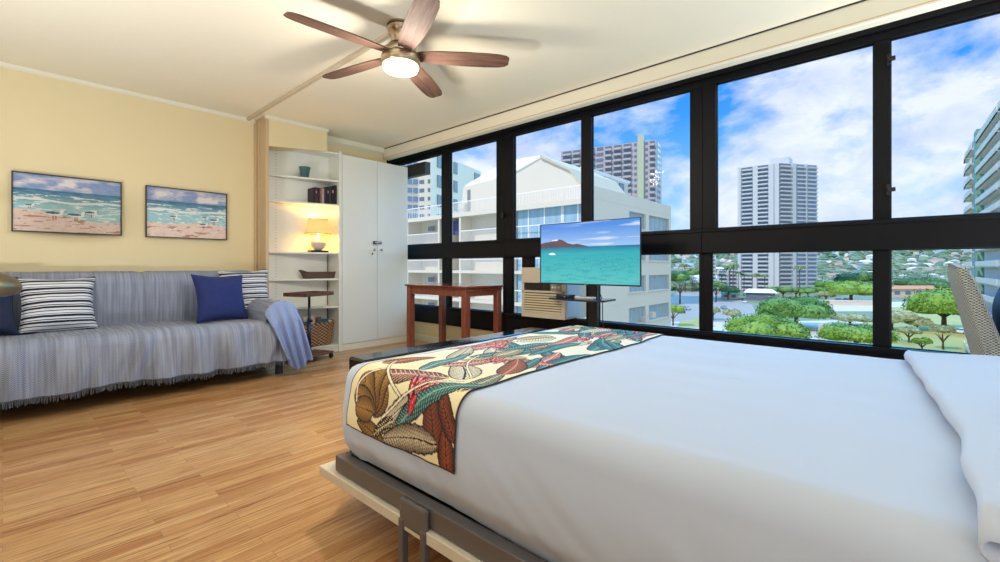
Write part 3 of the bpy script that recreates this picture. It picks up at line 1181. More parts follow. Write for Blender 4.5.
rc = thing('remote_control', 'pale grey remote control on the right of the television stand shelf', 'remote', (3.2, 1.92, .718))
part('casing', MB().box(3.18, 3.225, 1.84, 2.02, .718, .736), mat('remote_grey', S(200, 200, 210), .4), rc, bev=.005)
bt = MB()
for k in range(6):
    for j in range(2):
        bt.box(3.19 + j * .018, 3.20 + j * .018, 1.86 + k * .022, 1.872 + k * .022, .736, .739)
part('buttons', bt, M['acdark'], rc)
cb = MB().tube([(3.35, 1.93, .86), (3.36, 1.90, .80), (3.40, 1.88, .70), (3.41, 1.885, .55), (3.42, 1.87, .30), (3.43, 1.86, .02)], .004, 6).build('power_cable', M['black'], None, smooth=True)
tag(cb, 'thin black cable hanging down beside the television column', 'cable')

# ------------------------------------------------------------------ CEILING FAN
FX, FY = 1.72, 2.405
fan = thing('ceiling_fan', 'five blade ceiling fan with dark wooden blades and lit round lamp', 'ceiling fan', (FX, FY, 2.54))
part('canopy', MB().lathe([(.088, 0), (.088, -.03), (.078, -.045), (.066, -.055), (.060, -.10), (.066, -.13)], (FX, FY, 2.54), 32), M['nickel'], fan, smooth=True)
part('motor_housing', MB().lathe([(.06, -.12), (.092, -.145), (.113, -.165), (.118, -.18), (.118, -.20)], (FX, FY, 2.54), 36), M['nickel'], fan, smooth=True)
for bp in ([(.118, -.196), (.1205, -.198), (.1205, -.204), (.118, -.206)], [(.0885, -.012), (.0895, -.013), (.0895, -.018), (.0885, -.019)], [(.072, -.128), (.078, -.129), (.078, -.134), (.072, -.136)]):
    part('dark_band', MB().lathe(bp, (FX, FY, 2.54), 36), M['black'], fan)
part('light_kit', MB().lathe([(.120, -.20), (.124, -.205), (.124, -.252), (.118, -.258), (.108, -.258)], (FX, FY, 2.54), 40), M['nickel'], fan, smooth=True)
part('lens', MB().lathe([(.114, -.250), (.116, -.268), (.108, -.288), (.07, -.303), (.002, -.309)], (FX, FY, 2.54), 40), emis('fan_lens', S(255, 232, 180), 2.2), fan, smooth=True)
for i in range(5):
    a = math.radians(-41.5 + 72 * i)
    # outline of a blade: narrow root, wide middle, rounded tip
    out = [(.085, .040), (.14, .052), (.25, .066), (.40, .073), (.55, .072), (.64, .066), (.685, .054), (.705, .034)]
    up_ = [(x, yv) for x, yv in out]
    dn = [(x, -yv * .92) for x, yv in out][::-1]
    loop = up_ + dn
    R = Matrix.Translation((FX, FY, 2.54 - .195)) @ Matrix.Rotation(a, 4, 'Z') @ Matrix.Rotation(math.radians(-11), 4, 'X')
    pts = [R @ Vector((x, yv, 0)) for x, yv in loop]
    nrm = R.to_3x3() @ Vector((0, 0, .007))
    bl = MB().prism(pts, nrm).build('blade', M['blade'], None)
    # own frame so the grain follows the blade
    me = bl.data
    inv = R.inverted()
    for v in me.vertices:
        v.co = inv @ v.co
    bl.matrix_world = R
    bl.parent = fan
    bl.location = R.to_translation() - Vector(fan.location)
    arm = MB().box(.06, .17, -.018, .018, .007, .012).build('blade_bracket', M['nickel'], bl)
light('POINT', 'fan_lamp_glow', (FX, FY, 2.14), 24, (1, .92, .80), .07)
FANL = light('AREA', 'fan_lamp_light', (FX, FY, 2.225), 17, (1, .92, .80), .2)

# ------------------------------------------------------------------ BED
bed = thing('murphy_bed', 'fold down bed with dark metal frame and cream panel beneath', 'bed', (1.65, .4, 0))
BX0, BX1, BY1 = .86, 2.44, 1.60
part('bed_panel', MB().box(.83, 2.46, -2.2, 1.70, .165, .20), M['cream_wood'], bed, bev=.003)
fr = MB().box(.845, .885, -2.2, 1.60, .205, .265).box(2.40, 2.44, -2.2, 1.60, .205, .265).box(.885, 2.40, 1.56, 1.60, .205, .265)
part('frame_rail', fr, M['bronze'], bed, bev=.003)
part('slat_deck', MB().box(.885, 2.40, -2.2, 1.56, .225, .25), M['black'], bed)
# supporting leg: plate and two uprights
pl = MB().box(.826, .846, 1.035, 1.165, .178, .262)
pl2 = part('leg_plate', pl, M['bronze'], bed, bev=.008)
for (ya, yb) in ((1.035, 1.058), (1.142, 1.165)):
    part('leg', MB().box(.822, .846, ya, yb, 0, .20), M['bronze'], bed, bev=.004)
part('leg', MB().box(2.42, 2.445, 1.10, 1.13, 0, .21), M['bronze'], bed)
# black foot panel behind the mattress foot
fp = MB().box(1.005, 2.30, 1.66, 1.79, .205, .590)
part('footboard', fp, M['blackgloss'], bed, bev=.01)
part('foot_strap', MB().box(1.55, 1.70, 1.60, 1.665, .20, .24), M['black'], bed)
part('mattress', MB().box(BX0 + .02, BX1 - .02, -2.2, BY1 - .02, .252, .585), M['white'], bed, bev=.05)


# fitted sheet over the mattress: rounded-box drape
def sheet_profile(px, py, nx, hem):
    pass


def ss(t):
    t = min(1, max(0, t))
    return t * t * (3 - 2 * t)


R_ED = .075


def side_section(s):
    """cross section across X at the near side; s in metres from the hem up and over"""
    return None


def bed_surface(x, y):
    z = .612 + .007 * noise.noise(Vector((x * 1.6, y * 1.2, 0))) + .0025 * noise.noise(Vector((x * 2.0, y * 14, 8))) + .0045 * noise.noise(Vector((x * 7, y * 2.2, 3)))
    # soft long creases
    z += .004 * math.exp(-((y + .0 - .25 * x) / .012) ** 2) * (1 if 1.6 < x < 2.3 else 0)
    z += .003 * math.exp(-((y - .62 + .05 * x) / .010) ** 2) * (1 if 1.5 < x < 2.2 else 0)
    return z


def drape_point(s, q, off=0.0):
    """s: distance along the loop across the bed starting on the top centre line at the near edge (negative = hanging side); q: y"""
    # foot rounding in y handled by caller
    e = BX0 + R_ED
    if s >= 0:
        x = e + s
        if x > BX1 - R_ED:
            t = x - (BX1 - R_ED)
            L = R_ED * PI / 2
            if t < L:
                a = t / R_ED
                return (BX1 - R_ED + (R_ED + off) * math.sin(a), .612 - R_ED + (R_ED + off) * math.cos(a), 0)
            return (BX1 + off, .612 - R_ED - (t - L), 1)
        return (x, bed_surface(x, q) + off, 0)
    t = -s
    L = R_ED * PI / 2
    if t < L:
        a = t / R_ED
        z0 = bed_surface(e, q)
        return (e - (R_ED + off) * math.sin(a), z0 - R_ED + (R_ED + off) * math.cos(a), 0)
    d = t - L
    bulge = .012 * math.sin(min(1, d / .25) * PI)
    wr = .010 * noise.noise(Vector((q * 7 + d * 8, d * 3, 5))) + .004 * noise.noise(Vector((q * 18 + d * 22, d * 4, 8)))
    tuck = max(0, d - .20)
    return (BX0 - off - bulge - wr * min(1, d * 6) + tuck * .45, bed_surface(e, q) - R_ED - d, 1)


def foot_shift(y):
    """corner: pull x edges in towards the foot end"""
    c = .07
    if y < BY1 - c:
        return 0
    t = min(1, (y - (BY1 - c)) / c)
    return c * (1 - math.sqrt(max(0, 1 - t * t)))


def hemdrop(y):
    return .262 + .022 * noise.noise(Vector((y * 2.1, 0, 2))) + .03 * (1 - ss((y - .2) / 1.2))


YS = BY1 - R_ED


def sheet(u, v, off=0.0):
    # v along Y: -2.2 .. foot, then over the foot edge and down
    Ltot = (YS + 2.2) + R_ED * PI / 2 + .28
    d = v * Ltot
    smin = -(R_ED * PI / 2 + hemdrop(min(BY1, -2.2 + d)))
    width = BX1 - BX0 - 2 * R_ED
    smax = width + R_ED * PI / 2 + .25
    s = smin + (smax - smin) * u
    y = -2.2 + d
    if y <= YS:
        X, Z, h = drape_point(s, y, off)
        fs = foot_shift(y)
        mid = (BX0 + BX1) / 2
        k = min(1, abs(X - mid) / (mid - BX0))
        X = X + (fs * k ** 6 if X < mid else -fs * k ** 6)
        return (X, y, Z)
    t = y - YS
    L = R_ED * PI / 2
    X, Z, h = drape_point(s, YS, off)
    if t < L:
        a = t / R_ED
        yy = YS + (R_ED + off) * math.sin(a)
        dz = R_ED * (1 - math.cos(a))
    else:
        yy = YS + R_ED + off
        dz = R_ED + (t - L)
    fs = foot_shift(min(yy, BY1 - .001))
    mid = (BX0 + BX1) / 2
    k = min(1, abs(X - mid) / (mid - BX0))
    X = X + (fs * k ** 6 if X < mid else -fs * k ** 6)
    top = .612
    Zf = max(.27, top - dz)
    return (X, yy, min(Z, Zf) if Z > .30 else Z)


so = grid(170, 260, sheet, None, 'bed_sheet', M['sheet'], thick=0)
so.location = (0, 0, 0)
tag(so, 'smooth white fitted sheet stretched over the mattress of the fold down bed', 'bed sheet')


# folded top sheet towards the head
def fold(u, v):
    x = BX0 + .01 + (BX1 - BX0 + .03) * u
    yb = -.085 + .02 * math.sin(x * 3.1 + .6) + .05 * (x - 1.2) * .55 + .012 * noise.noise(Vector((x * 5, 0, 1)))
    L = .9
    d = v * L
    r = .016
    base = .622 + .004 * noise.noise(Vector((x * 4, d * 5, 2)))
    if x > BX1 - .06:
        base -= ((x - BX1 + .06) / .09) ** 2 * .06
    if x < BX0 + .06:
        base -= ((BX0 + .06 - x) / .06) ** 2 * .05
    if d < .04:      # under layer curling out
        y = yb - .04 + d
        z = base
    elif d < .04 + r * PI:
        a = (d - .04) / r
        y = yb + r * math.sin(a)
        z = base + r * (1 - math.cos(a))
    else:
        y = yb - (d - .04 - r * PI)
        z = base + 2 * r + .007 * noise.noise(Vector((x * 3, y * 6, 6)))
    return (x, y, z)


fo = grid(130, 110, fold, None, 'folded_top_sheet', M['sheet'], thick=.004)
tag(fo, 'white top sheet folded back across the head end of the bed', 'top sheet')


# ---- tropical runner painted leaf by leaf
RL_S0 = -(R_ED * PI / 2 + .135)
RL_S1 = (BX1 - BX0 - 2 * R_ED) + .10
RY0, RY1 = .94, 1.49
RLEN = RL_S1 - RL_S0
RWID = RY1 - RY0


def runner_cols(U, V):
    A = U * RLEN           # metres along, 0 = near hem
    B = V * RWID           # 0 = pillow side, RWID = foot side
    cream = lin([238, 222, 176])
    pale = lin([226, 224, 206])
    n = vnoise(A * 8 + 3, B * 8, 11)
    col = lerp(np.tile(cream, (len(A), 1)), pale, np.clip((A - .25) * 2.2, 0, 1))
    r = np.random.default_rng(42)
    OUT = lin([34, 26, 24])

    def leaf(a, b, L, W, th, c1, c2, vein, nv=11, curl=0.0, tip=1.0, scal=0):
        ca, sa = math.cos(th), math.sin(th)
        da, db = A - a, B - b
        R2 = L * .75
        sel = np.where((np.abs(da) < R2) & (np.abs(db) < R2))[0]
        if len(sel) == 0:
            return
        x = (da[sel] * ca + db[sel] * sa) / (L / 2)
        y = (-da[sel] * sa + db[sel] * ca) / (W / 2)
        y = y - curl * (x * x - .3)
        xx = np.clip(x, -1, 1)
        prof = np.sqrt(np.clip(1 - xx * xx, 0, 1)) * (1 - .45 * tip * (xx + 1) / 2) * 1.25
        if scal:
            prof = prof * (1 - .10 * np.abs(np.sin(xx * scal)))
        inside = (np.abs(x) < 1) & (np.abs(y) < prof)
        edge = inside & (np.abs(y) > prof - .0035 / (W / 2) - .03)
        t = np.clip(np.abs(y) / np.maximum(prof, .01), 0, 1)
        c = c1[None, :] * (1 - t[:, None]) + c2[None, :] * t[:, None]
        ph = (x * nv - np.abs(y) * 2.2)
        vn = np.abs(ph - np.round(ph)) < .10
        shade = .78 + .34 * (ph - np.floor(ph))
        c = c * shade[:, None]
        c[vn] = vein
        mid = np.abs(y) < .035 + .02 * (1 - x)
        c[mid] = vein * 1.1
        c[edge] = OUT
        col[sel[inside]] = np.clip(c[inside], 0, 1)

    def bird(a, b, s, th):
        """red pointed flower bracts"""
        for k, (dt, L, W) in enumerate(((-.5, .9, .20), (-.15, 1.15, .2), (.2, 1.0, .18), (.6, .7, .18), (1.0, .55, .16))):
            t2 = th + dt
            leaf(a + math.cos(t2) * s * L * .45, b + math.sin(t2) * s * L * .45, s * L, s * W * 1.4, t2, RED if k % 2 else ROSE, DRED, PINK, 3, .1, 1)

    TEAL, DTEAL = lin([46, 116, 122]), lin([16, 52, 60])
    GRN, DGRN = lin([70, 112, 96]), lin([22, 48, 44])
    OCH, DOCH = lin([186, 140, 74]), lin([104, 66, 30])
    BRN, DBRN = lin([140, 74, 46]), lin([58, 30, 24])
    RED, DRED, ROSE, PINK = lin([214, 36, 48]), lin([130, 20, 30]), lin([236, 92, 110]), lin([244, 190, 190])
    VE = lin([226, 206, 160])
    GREY, DGREY = lin([150, 146, 128]), lin([84, 84, 78])
    # far field: generous random scatter of leaves and blossoms
    for k in range(74):
        a = .60 + r.random() * (RLEN - .5)
        b = r.random() * RWID
        th = r.normal(.15, .55) + (PI if r.random() < .5 else 0)
        kind = r.random()
        if kind < .28:
            leaf(a, b, .26 + .16 * r.random(), .07 + .03 * r.random(), th, TEAL, DTEAL, lin([120, 170, 165]), 12, .3)
        elif kind < .48:
            leaf(a, b, .22 + .1 * r.random(), .09, th, GREY, DGREY, VE, 9, .3)
        elif kind < .68:
            leaf(a, b, .22 + .1 * r.random(), .08, th, lin([176, 112, 92]), lin([110, 60, 50]), PINK, 9, .4)
        elif kind < .82:
            leaf(a, b, .24, .10, th, lin([232, 226, 206]), lin([206, 200, 178]), DGREY, 7, .2)
        else:
            bird(a, b, .11, th)
    # near field, laid out like the cloth in the photo
    L_ = leaf
    L_(.40, .20, .24, .12, .9, lin([236, 230, 206]), lin([196, 186, 156]), OUT, 8, .3)
    L_(.38, .48, .22, .09, -.3, BRN, DBRN, lin([210, 150, 120]), 8, .3)
    L_(.52, .26, .28, .08, -.2, lin([176, 112, 92]), lin([104, 56, 48]), PINK, 9, .4)
    L_(.34, .04, .24, .08, .1, GRN, DGRN, VE, 10, .2)
    L_(.62, .44, .26, .09, .5, lin([226, 222, 200]), lin([160, 156, 130]), DGREY, 8, .3)
    L_(.60, .08, .30, .07, .2, TEAL, DTEAL, lin([120, 170, 165]), 12, .3)
    L_(.56, .10, .26, .10, .5, BRN, DBRN, lin([210, 140, 110]), 8, .3)
    L_(.47, .36, .34, .075, .25, lin([70, 132, 142]), DTEAL, lin([150, 190, 190]), 14, .3, 1, 8)
    L_(.24, .32, .34, .10, 1.95, lin([150, 96, 84]), DBRN, lin([226, 190, 170]), 9, .35, .6, 5)
    L_(.02, .40, .16, .07, 1.3, OCH * .8, DOCH, OUT, 6, .2)
    L_(.12, .10, .17, .09, .3, BRN, lin([96, 44, 30]), DBRN, 6, .1)
    L_(.05, .035, .15, .07, .1, lin([170, 84, 48]), DBRN, DBRN, 6, .1)
    L_(.15, .045, .16, .06, .6, lin([150, 74, 46]), DBRN, DBRN, 6, .1)
    L_(.115, .265, .22, .07, 2.25, lin([232, 220, 190]), lin([150, 120, 90]), OUT, 14, .3, .8, 10)
    L_(.17, .155, .40, .085, 2.32, lin([56, 104, 100]), DTEAL, lin([130, 176, 160]), 18, .25, 1, 12)
    L_(.045, .20, .26, .085, 1.75, lin([226, 206, 172]), lin([84, 58, 42]), OUT, 16, .25, .4, 12)
    # big ochre ribbed leaf in the foot corner
    for dth, l in ((-1.0, .12), (-.5, .15), (.0, .17), (.5, .17), (1.0, .14), (1.5, .11)):
        th = .25 + dth * .9
        L_(.085 + math.cos(th) * l * .42, .40 + math.sin(th) * l * .42, l, .075, th, OCH, DOCH, lin([90, 60, 34]), 5, 0, .0, 0)
    L_(.05, .33, .13, .05, 2.2, lin([60, 50, 40]), OUT, VE, 6, .3)
    for k in range(5):
        th = -.9 + k * .38
        L_(.175 + math.cos(th) * .05, .215 + math.sin(th) * .05, .13, .024, th, RED, DRED, PINK, 2, .15, 1)
    L_(.145, .20, .07, .035, 2.9, RED, DRED, ROSE, 2, .1, 1)
    bird(.56, .22, .10, .3)
    bird(.80, .40, .11, .6)
    # pale stems
    for (a0, b0_, a1, b1, bow) in ((.33, .50, .16, .26, .05), (.10, .50, .24, .44, .03), (.08, .34, .30, .10, .0), (.36, .12, .62, .34, .04)):
        for t in np.linspace(0, 1, 90):
            x_, y_ = a0 + (a1 - a0) * t, b0_ + (b1 - b0_) * t + bow * math.sin(t * PI)
            near = np.where((np.abs(A - x_) < .007) & (np.abs(B - y_) < .007))[0]
            dd = np.hypot(A[near] - x_, B[near] - y_)
            col[near[dd < .0065]] = OUT
        for t in np.linspace(0, 1, 90):
            x_, y_ = a0 + (a1 - a0) * t, b0_ + (b1 - b0_) * t + bow * math.sin(t * PI)
            near = np.where((np.abs(A - x_) < .007) & (np.abs(B - y_) < .007))[0]
            dd = np.hypot(A[near] - x_, B[near] - y_)
            col[near[dd < .0038]] = lin([240, 226, 190])
    hem = (A < .005) | (B < .0035) | (B > RWID - .0035)
    col[hem] = lin([60, 44, 34])
    return np.clip(col, 0, 1)


def runner(u, v):
    s = RL_S0 + RLEN * u
    y = RY0 + RWID * v + .010 * math.sin(s * 5) * (1 - v)
    if s < 0:
        y += (-s) * .12 * (v - .2)
    X, Z, h = drape_point(s, y, .0055)
    fs = foot_shift(y)
    mid = (BX0 + BX1) / 2
    k = min(1, abs(X - mid) / (mid - BX0))
    X = X + (fs * k ** 6 if X < mid else -fs * k ** 6)
    if y > YS:
        a = min(1, (y - YS) / R_ED)
        Z -= R_ED * (1 - math.sqrt(max(0, 1 - a * a))) * (1 if s > -.1 else .4)
    Z += .0015 * noise.noise(Vector((s * 9, y * 9, 1)))
    return (X, y, Z)


rn = grid(560, 190, runner, runner_cols, 'bed_runner', attrmat('tropical_print_cotton', .75), thick=.003)
tag(rn, 'tropical leaf and red flower print runner across the foot of the bed', 'bed runner')

# ------------------------------------------------------------------ WICKER CHAIR
ch = thing('wicker_chair', 'high backed grey wicker chair between the bed and the right window', 'chair', (2.87, -.55, 0))
CX0, CX1 = 2.62, 3.12


def backprof(z):
    # rear face y, thickness
    t = (z - .40) / .58
    rear = -.285 + .120 * t ** 1.15
    th = .055 + .045 * (1 - t)
    return rear, th


vs, fs = [], []
nz, nx = 22, 14
for side in (0, 1):
    for i in range(nz + 1):
        z = .40 + .575 * i / nz
        r, th = backprof(z)
        topr = min(1, (nz - i) / 2.0)
        for j in range(nx + 1):
            q = j / nx
            x = CX0 + (CX1 - CX0) * q
            bow = -.03 * math.sin(q * PI)
            e = min(1, min(q, 1 - q) * 8) ** .5
            t_ = th * (.45 + .55 * e) * (.5 + .5 * topr)
            y = r + bow * -0.5 - (t_ if side else 0) - (th - t_) / 2
            zz = z + .022 * math.sin(q * PI) * (i / nz) ** 2
            vs.append((x, y, zz))
N = (nz + 1) * (nx + 1)
for s in (0, 1):
    for i in range(nz):
        for j in range(nx):
            a = s * N + i * (nx + 1) + j
            q = (a, a + 1, a + nx + 2, a + nx + 1)
            fs.append(q if s else q[::-1])
for i in range(nz):
    for j in (0, nx):
        a = i * (nx + 1) + j
        fs.append((a, a + nx + 1, N + a + nx + 1, N + a))
for j in range(nx):
    for i in (0, nz):
        a = i * (nx + 1) + j
        fs.append((a, a + 1, N + a + 1, N + a))
part('backrest', MB().add(vs, fs), M['wick_grey'], ch, smooth=True)
ridge = []
for i in range(nz + 1):
    z = .40 + .575 * i / nz
    r, th = backprof(z)
    ridge.append((CX0 + .004, r - .014, z))
part('edge_braid', MB().tube(ridge, .008, 8), M['wick_grey'], ch, smooth=True)
part('edge_braid', MB().tube([(CX1 - .004, p[1], p[2]) for p in ridge], .008, 8), M['wick_grey'], ch, smooth=True)
part('seat', MB().box(CX0, CX1, -.80, -.30, .36, .43), M['wick_grey'], ch, bev=.02)
part('skirt', MB().box(CX0 + .02, CX1 - .02, -.78, -.32, .22, .36), M['wick_grey'], ch)
for x in (CX0 + .02, CX1 - .07):
    for y in (-.79, -.37):
        part('leg', MB().box(x, x + .05, y, y + .05, 0, .36), M['wick_grey'], ch, bev=.004)
pillow('seat_cushion', M['blue'], .42, .46, .13, (2.86, -.405, .445), -.12, 0, 0, 'blue cushion leaning in the wicker chair at the right edge')['category'] = 'cushion'
#EXTERIOR

# ================================================================== OUTSIDE
GZ = -17.0
M['asphalt'] = mat('asphalt', S(166, 158, 148), .9, var=.06, scale=.2)
M['concrete'] = mat('pale_concrete', S(214, 204, 190), .9, var=.06, scale=.3)
M['grass'] = mat('dry_grass', S(176, 172, 100), .95, var=.25, scale=.12)
M['city'] = mat('city_ground', S(128, 140, 112), .95, var=.35, scale=.04)
M['hwhite'] = mat('hotel_white', S(222, 217, 202), .85, var=.02, scale=.5)
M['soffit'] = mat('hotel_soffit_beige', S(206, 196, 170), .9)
M['hgrey'] = mat('hotel_side_paint', S(232, 222, 204), .85, var=.02, scale=.4)
M['slot'] = mat('slot_window_grey', S(128, 134, 132), .5)
M['hbeige'] = mat('block_beige', S(240, 230, 206), .85)
M['hroof'] = mat('hotel_roof_white', S(244, 244, 240), .8)
M['curtain'] = mat('blue_curtained_glass', S(150, 186, 206), .35, var=.28, scale=1.3, stretch=(1, 2.2, .02))
M['curtain_x'] = mat('pale_curtained_glass', S(158, 178, 184), .35, var=.28, scale=1.3, stretch=(2.2, 1, .02))
M['dkglass'] = mat('dark_window_glass', S(112, 124, 144), .2)
M['blglass'] = mat('blue_window_glass', S(124, 154, 190), .2)
M['tower'] = mat('tower_pale_wall', S(200, 208, 214), .85)
M['tower2'] = mat('tower_mauve_wall', S(186, 182, 188), .85)
M['sage'] = mat('sage_green_paint', S(186, 198, 172), .85)
M['green'] = mat('green_column_paint', S(120, 160, 140), .8)
M['terra'] = mat('terracotta_roof', S(206, 150, 112), .9)

struct('ground', box(8, 720, -620, 900, GZ - .5, GZ), M['city'])
V, F = [], []
nd, na = 60, 90
for i in range(nd):
    d = 380 + (5200 - 380) * (i / (nd - 1)) ** 1.7
    for j in range(na):
        a = ANG + .6 - 1.75 * j / (na - 1)
        z = GZ - 1.0 + 135 * ss((d - 430) / 2300) + 180 * ss((d - 2700) / 2400) + (14 * noise.noise(Vector((d / 400, j / 7, 0)))) * ss((d - 500) / 900)
        V.append((d * math.cos(a), d * math.sin(a), z))
for i in range(nd - 1):
    for j in range(na - 1):
        a = i * na + j
        F.append((a, a + 1, a + na + 1, a + na))
m, nt, b = newmat('hillside_cover')
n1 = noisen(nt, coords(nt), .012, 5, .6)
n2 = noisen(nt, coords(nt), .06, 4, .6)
c1 = ramp(nt, n1.outputs[0], [(.35, S(96, 124, 100)), (.6, S(140, 158, 150))])  # pale blue-green puts the hazy distance into the ground colour
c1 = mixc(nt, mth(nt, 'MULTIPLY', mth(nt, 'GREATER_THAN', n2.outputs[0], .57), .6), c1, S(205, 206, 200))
nt.links.new(c1, b.inputs['Base Color'])
b.inputs['Roughness'].default_value = 1
hill = MB().add(V, F)
struct('hillside', hill, m)


def hz(x, y):
    d = math.hypot(x, y)
    return GZ - 1.0 + 135 * ss((d - 430) / 2300) + 180 * ss((d - 2700) / 2400) if d > 430 else GZ


def patch(name, px, m, dz):
    pts = [at(x, y, GZ) for x, y in px]
    mb = MB().prism([(p[0], p[1], GZ - .2) for p in pts], (0, 0, .2 + dz))
    return struct(name, mb, m)


patch('road', [(664, 302), (690, 284), (702, 284), (752, 305), (778, 352), (650, 352)], M['asphalt'], .05)
patch('plaza', [(640, 322), (742, 322), (800, 352), (640, 358)], M['concrete'], .10)
patch('road', [(786, 303), (990, 301), (1000, 312), (786, 311)], M['concrete'], .06)
patch('lawn', [(880, 308), (985, 304), (1020, 330), (1010, 372), (800, 356), (870, 322)], M['grass'], .12)
patch('lawn', [(770, 322), (868, 320), (820, 352), (770, 352)], M['concrete'], .14)
patch('lawn', [(680, 322), (702, 318), (716, 327), (676, 329)], M['grass'], .15)

# ------------------------------------------------------------------ hotel next door
ht = thing('hotel_building', 'white low rise hotel with lanais close outside the left windows', 'building', (38, 29, GZ))
HY0, HY1, HX0, HX1 = 17.5, 41.0, 30.0, 45.8
part('body', MB().box(HX0 + 1.9, HX1, HY0 + .3, HY1, GZ, 6.2), M['hwhite'], ht)
# side wall facing the right, pierced by window openings, built from strips
wins = [(36.3, 39.7), (40.4, 45.3)]
rows = []
z = 5.85
while z > GZ + 2:
    rows.append((z - 1.45, z))
    z -= 2.82
mb = MB()
xs = [HX0, 36.3, 39.7, 40.4, 45.3, HX1]
for i in range(5):
    if i in (1, 3):
        zt = 7.23
        for (a, b_) in rows:
            mb.box(xs[i], xs[i + 1], HY0, HY0 + .3, b_, zt)
            zt = a
        mb.box(xs[i], xs[i + 1], HY0, HY0 + .3, GZ, zt)
    else:
        mb.box(xs[i], xs[i + 1], HY0, HY0 + .3, GZ, 7.23)
part('side_wall', mb, M['hgrey'], ht)
jb = MB()
for (a, b_) in rows:
    jb.box(HX0, HX1, HY0 - .012, HY0, b_ + .42, b_ + .46)
    for (p, q) in wins:
        jb.box(p - .1, q + .1, HY0 - .10, HY0, a - .10, a)
part('wall_ledge', jb, M['hgrey'], ht)
for (a, b_) in rows[:7]:
    for (p, q) in wins:
        w_ = part('window', MB().box(p, q, HY0 + .20, HY0 + .26, a, b_), M['curtain_x'], ht)
        g = MB()
        k = 5 if q - p > 4 else 4
        for i in range(k + 1):
            x = p + (q - p) * i / k
            g.box(x - .03, x + .03, HY0 + .16, HY0 + .21, a, b_)
        g.box(p, q, HY0 + .16, HY0 + .21, a, a + .05).box(p, q, HY0 + .16, HY0 + .21, b_ - .05, b_)
        g.build('window_bars', M['tower'], w_)
u_ = MB().box(39.0, 39.65, HY0 - .35, HY0 + .2, rows[3][0] + .02, rows[3][0] + .48)
part('wall_air_conditioner', u_, M['hwhite'], ht)
part('wall_air_conditioner', MB().box(40.45, 41.1, HY0 - .35, HY0 + .2, rows[3][0] + .3, rows[3][0] + .8), M['hwhite'], ht)
# lanai slabs and fins
z = 6.25
lv = []
while z > GZ + 1:
    lv.append(z)
    part('balcony_slab', MB().box(HX0, HX0 + 1.95, HY0 + .3, HY1, z - .28, z), M['hwhite'], ht)
    z -= 2.8
part('fascia', MB().box(HX0 - .05, HX0, 17.5, HY1, 5.9, 6.32), M['hwhite'], ht)
for y in (17.85, 25.4, 32.1, 34.3, 35.3, 40.6):
    part('fin_wall', MB().box(HX0 + .02, HX0 + 1.95, y, y + .25, GZ, 6.0), M['hwhite'], ht)
for li, zt in enumerate(lv[:6]):
    zc = zt - .28
    zb = zt - 2.8
    # curtained sliding doors
    for (a, b_) in ((17.8, 19.0), (19.1, 20.4), (20.7, 22.3), (22.4, 24.0), (24.1, 25.3)):
        part('sliding_door', MB().box(HX0 + .55, HX0 + .62, a, b_, zb, zc), M['curtain'], ht)
    fr = MB()
    for y in (19.0, 20.4, 20.55, 22.3, 24.0):
        fr.box(HX0 + .5, HX0 + .6, y, y + .1, zb, zc)
    part('door_posts', fr, M['hroof'], ht)
    part('lanai_back_wall', MB().box(HX0 + 1.5, HX0 + 1.6, 25.65, 32.1, zb, zc), M['hwhite'], ht)
    part('lanai_door', MB().box(HX0 + 1.44, HX0 + 1.5, 26.3, 27.5, zb, zb + 2.1), M['tower'], ht)
    part('lanai_door', MB().box(HX0 + 1.44, HX0 + 1.5, 35.6, 36.4, zb, zb + 2.3), M['blglass'], ht)
    part('wall_vent', MB().box(HX0 + 1.44, HX0 + 1.5, 37.9, 38.9, zb + 1.5, zb + 2.0), M['dkglass'], ht)
    # railings
    for (a, b_) in ((17.8, 25.4), (25.65, 32.1), (35.55, 40.6)):
        r_ = MB().box(HX0 + .02, HX0 + .07, a, b_, zb + 1.02, zb + 1.10)
        y = a
        while y < b_:
            r_.box(HX0 + .03, HX0 + .06, y, y + .03, zb, zb + 1.02)
            y += .14 if a > 18 else .95
        part('railing', r_, M['hroof'], ht)
part('blue_wall_panel', MB().box(HX0 + 1.0, HX0 + 1.1, 32.4, 34.3, 4.3, 5.7), mat('navy_wall_panel', S(70, 84, 134), .6), ht)
# rooftop pavilion with folded white roof
part('penthouse_wall', MB().prism([(31.15, 33.4, 6.2), (31.15, 32.9, 9.1), (31.15, 27.0, 9.35), (31.15, 23.1, 10.45), (31.15, 20.2, 8.95), (31.15, 19.2, 7.6), (31.15, 19.1, 6.2)], (6, 0, 0)), M['hwhite'], ht)
part('roof_plane', MB().prism([(31.5, 33.0, 9.32), (31.0, 26.98, 9.45), (35.9, 31.2, 12.28)], (0, 0, -.12)).prism([(31.0, 26.98, 9.45), (31.0, 23.06, 10.64), (35.9, 31.2, 12.28)], (0, 0, -.12)), M['hroof'], ht)
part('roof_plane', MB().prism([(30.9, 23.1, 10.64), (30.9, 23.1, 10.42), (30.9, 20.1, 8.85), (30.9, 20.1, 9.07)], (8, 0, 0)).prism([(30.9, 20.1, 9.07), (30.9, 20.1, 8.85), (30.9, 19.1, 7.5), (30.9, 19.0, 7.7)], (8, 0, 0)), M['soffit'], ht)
part('penthouse_door', MB().box(31.1, 31.15, 31.9, 32.3, 6.3, 8.7), M['slot'], ht)
r_ = MB().box(HX0 + .02, HX0 + .07, 17.6, 40.8, 7.32, 7.40)
y = 17.6
while y < 40.8:
    r_.box(HX0 + .03, HX0 + .06, y, y + .03, 6.25, 7.32)
    y += .16 if y < 34 else .3
part('railing', r_, M['hroof'], ht)
part('stair_tower', MB().box(HX0 + .6, HX0 + 4, 32.2, 33.0, 6.2, 7.3), M['hwhite'], ht)


